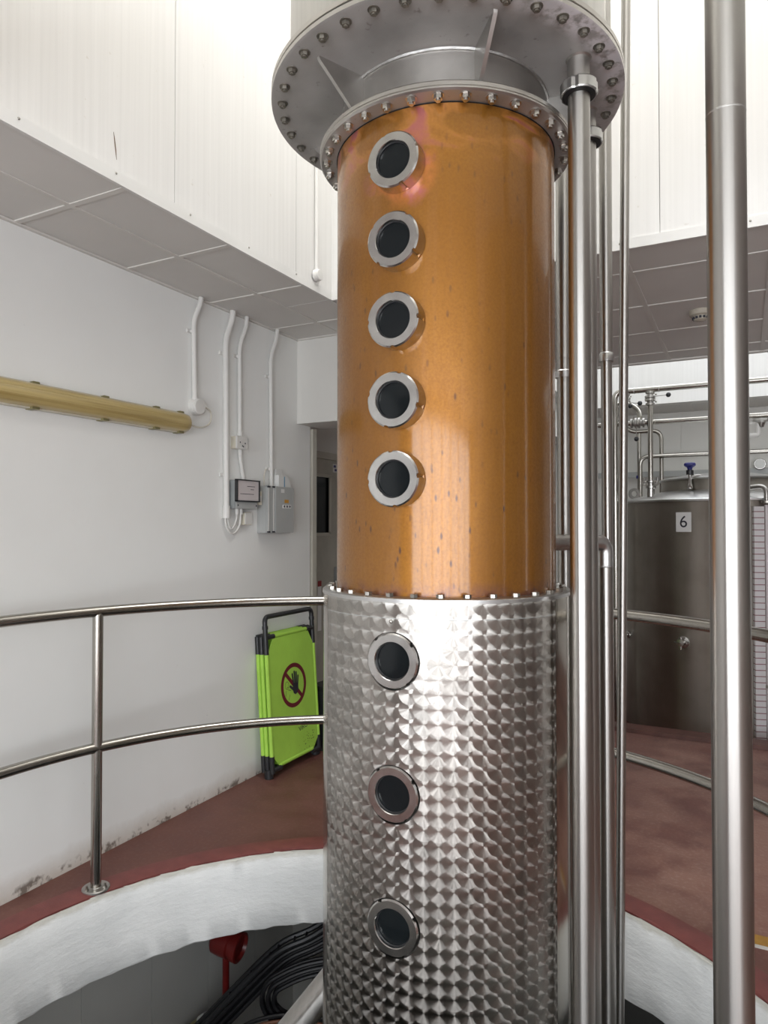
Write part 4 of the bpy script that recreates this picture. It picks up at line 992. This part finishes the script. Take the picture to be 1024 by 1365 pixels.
# ------------------------------------------------------------------ things seen in the cellar
t = thing('fire_bell', 'dark red fire sounder on a red stand pipe below the floor edge', 'fire alarm', (-2.30, 2.745, -3.2))
build(MB().tube([(-2.302, 2.744, -3.2), (-2.302, 2.744, -.66)], .017, 14), 'stand_pipe', 'red_paint', t)
bd = Vector((.97, .12, -.12)).normalized()
build(MB().lathe([(0, -.07), (.045, -.07), (.062, -.055), (.066, -.02), (.066, .03), (.058, .036), (.058, .055)], (-2.302, 2.744, -.625), 28, axis=bd), 'body', 'red_paint', t)
build(MB().lathe([(.058, .05), (.068, .052), (.070, .085), (.060, .088), (.055, .070), (0, .068)], (-2.302, 2.744, -.625), 28, axis=bd), 'horn_rim', 'red_paint', t)
tray_pts = [(-2.62, 2.423, -1.28), (-2.288, 2.584, -.915), (-2.06, 2.70, -.655), (-1.968, 2.745, -.565), (-1.84, 2.81, -.51), (-1.70, 2.88, -.40), (-1.3, 3.08, -.38), (-.2, 3.63, -.10)]
AL, HV = Vector((.888, .459, 0)), Vector((-.459, .888, 0))       # along the run, across it
def from_wall(off):                                               # the run starts at the face of the wall panels
    q = [Vector(p_) + off for p_ in tray_pts]; d_ = q[1] - q[0]
    q[0] = q[1] - d_ * ((q[1].x + 2.557) / d_.x); return q
t = thing('cable_tray', 'dark metal cable ladder sloping under the floor slab', 'cable tray', (-2.0, 2.75, -.9))
for off in (0, .07):
    build(MB().tube(bend(from_wall(HV * off), .06, 4), .014, 8), 'side_rail', 'black_plastic', t)
for i in range(len(tray_pts) - 2):
    for q in (.4, .8):
        a = Vector(tray_pts[i]).lerp(Vector(tray_pts[i + 1]), q); build(MB().tube([a, a + HV * .07], .006, 6), 'rung', 'black_plastic', t)
DN = AL * math.sin(R(35)) - Vector((0, 0, math.cos(R(35))))
for i in range(9):                                                # three by three, side by side under the ladder
    off = HV * (.010 + .024 * (i % 3)) + DN * (.030 + .027 * (i // 3))
    build(MB().tube(bend(from_wall(off), .08, 5), .0105, 8), 'power_cable', 'cable_black', label='black cable lying along the sloping ladder under the slab', cat='cable', group='black cables on the sloping ladder')
def run(pts, h): return [AL * a_ + HV * h + Vector((0, 0, z)) for a_, z in pts]
for i in range(6):                                                # two layers of three loops, one inside the other
    e = .0275 * (i % 3); h = 3.242 + .024 * (i // 3)
    pts = [(.163 + .85 * e, -.30), (.0435 + .7 * e, -.50 - .8 * e), (-.394 + .3 * e, -.58 - e), (-.545 + .8 * e, -.66 - .7 * e), (-.573 + 1.1 * e, -.76), (-.496 + .6 * e, -.86 + .9 * e), (-.26, -.90 + e), (.19 + e, -.98 + e), (.29 + e, -3.25)]
    build(MB().tube(bend(run(pts, h), .08, 6), .010, 8), 'power_cable', 'cable_black', label='black cable hanging in a loop below the ladder', cat='cable', group='looped black cables below the ladder')
for i in range(4):
    dz = -.014 * i; h = 3.20 - .021 * i
    pts = [(-.88, -3.25), (-.86, -1.12 + dz), (-.797, -.95 + dz), (-.636, -.81 + dz), (-.439, -.765 + dz), (-.238, -.80 + dz), (.088, -.86 + dz), (.19, -3.25)]
    build(MB().tube(bend(run(pts, h), .1, 6), .009, 8), 'control_cable', 'cable_copper' if i == 1 else 'cable_black',
          label='brown cable arching over the black cable bundle' if i == 1 else 'black cable in the low arching bundle', cat='cable', **({} if i == 1 else {'group': 'low arching cable bundle'}))
t = thing('lagged_pipe', 'yellowed sloping pipe with pale end cap, beside the red stand pipe', 'pipe', (-2.35, 2.78, -1.0))
build(MB().tube([(-2.545, 2.618, -1.146), (-2.41, 2.698, -1.037)], .042, 18), 'tube', 'lagging', t); build(MB().tube([(-2.412, 2.697, -1.038), (-2.385, 2.713, -1.017)], .045, 18), 'end_cap', 'paper', t)
t = thing('inclined_pipe', 'inclined stainless pipe with wire clamp meeting the foot of the column', 'pipe', (-1.2, 1.72, -.09))
a, b = Vector((-1.075, 1.781, .124)), Vector((-1.40, 1.623, -.32))
build(MB().tube([a, b], .042, 24), 'tube', 'steel', t)
dn = (b - a).normalized(); c0 = a.lerp(b, .40)
build(MB().tube([c0, c0 + dn * .012], .044, 24), 'band_clamp', 'steel_bright', t)
c1 = a.lerp(b, .47) + Vector((.045, -.03, -.01))
for q in range(3): build(MB().lathe([(.014, -.003), (.017, 0), (.014, .003), (.011, 0)], c1 + Vector((.012 * q - .012, -.01 * q, -.012 * q)), 18, axis=(.5, -.8, .2 * q), close=True), 'wire_ring', 'steel_bright', t)
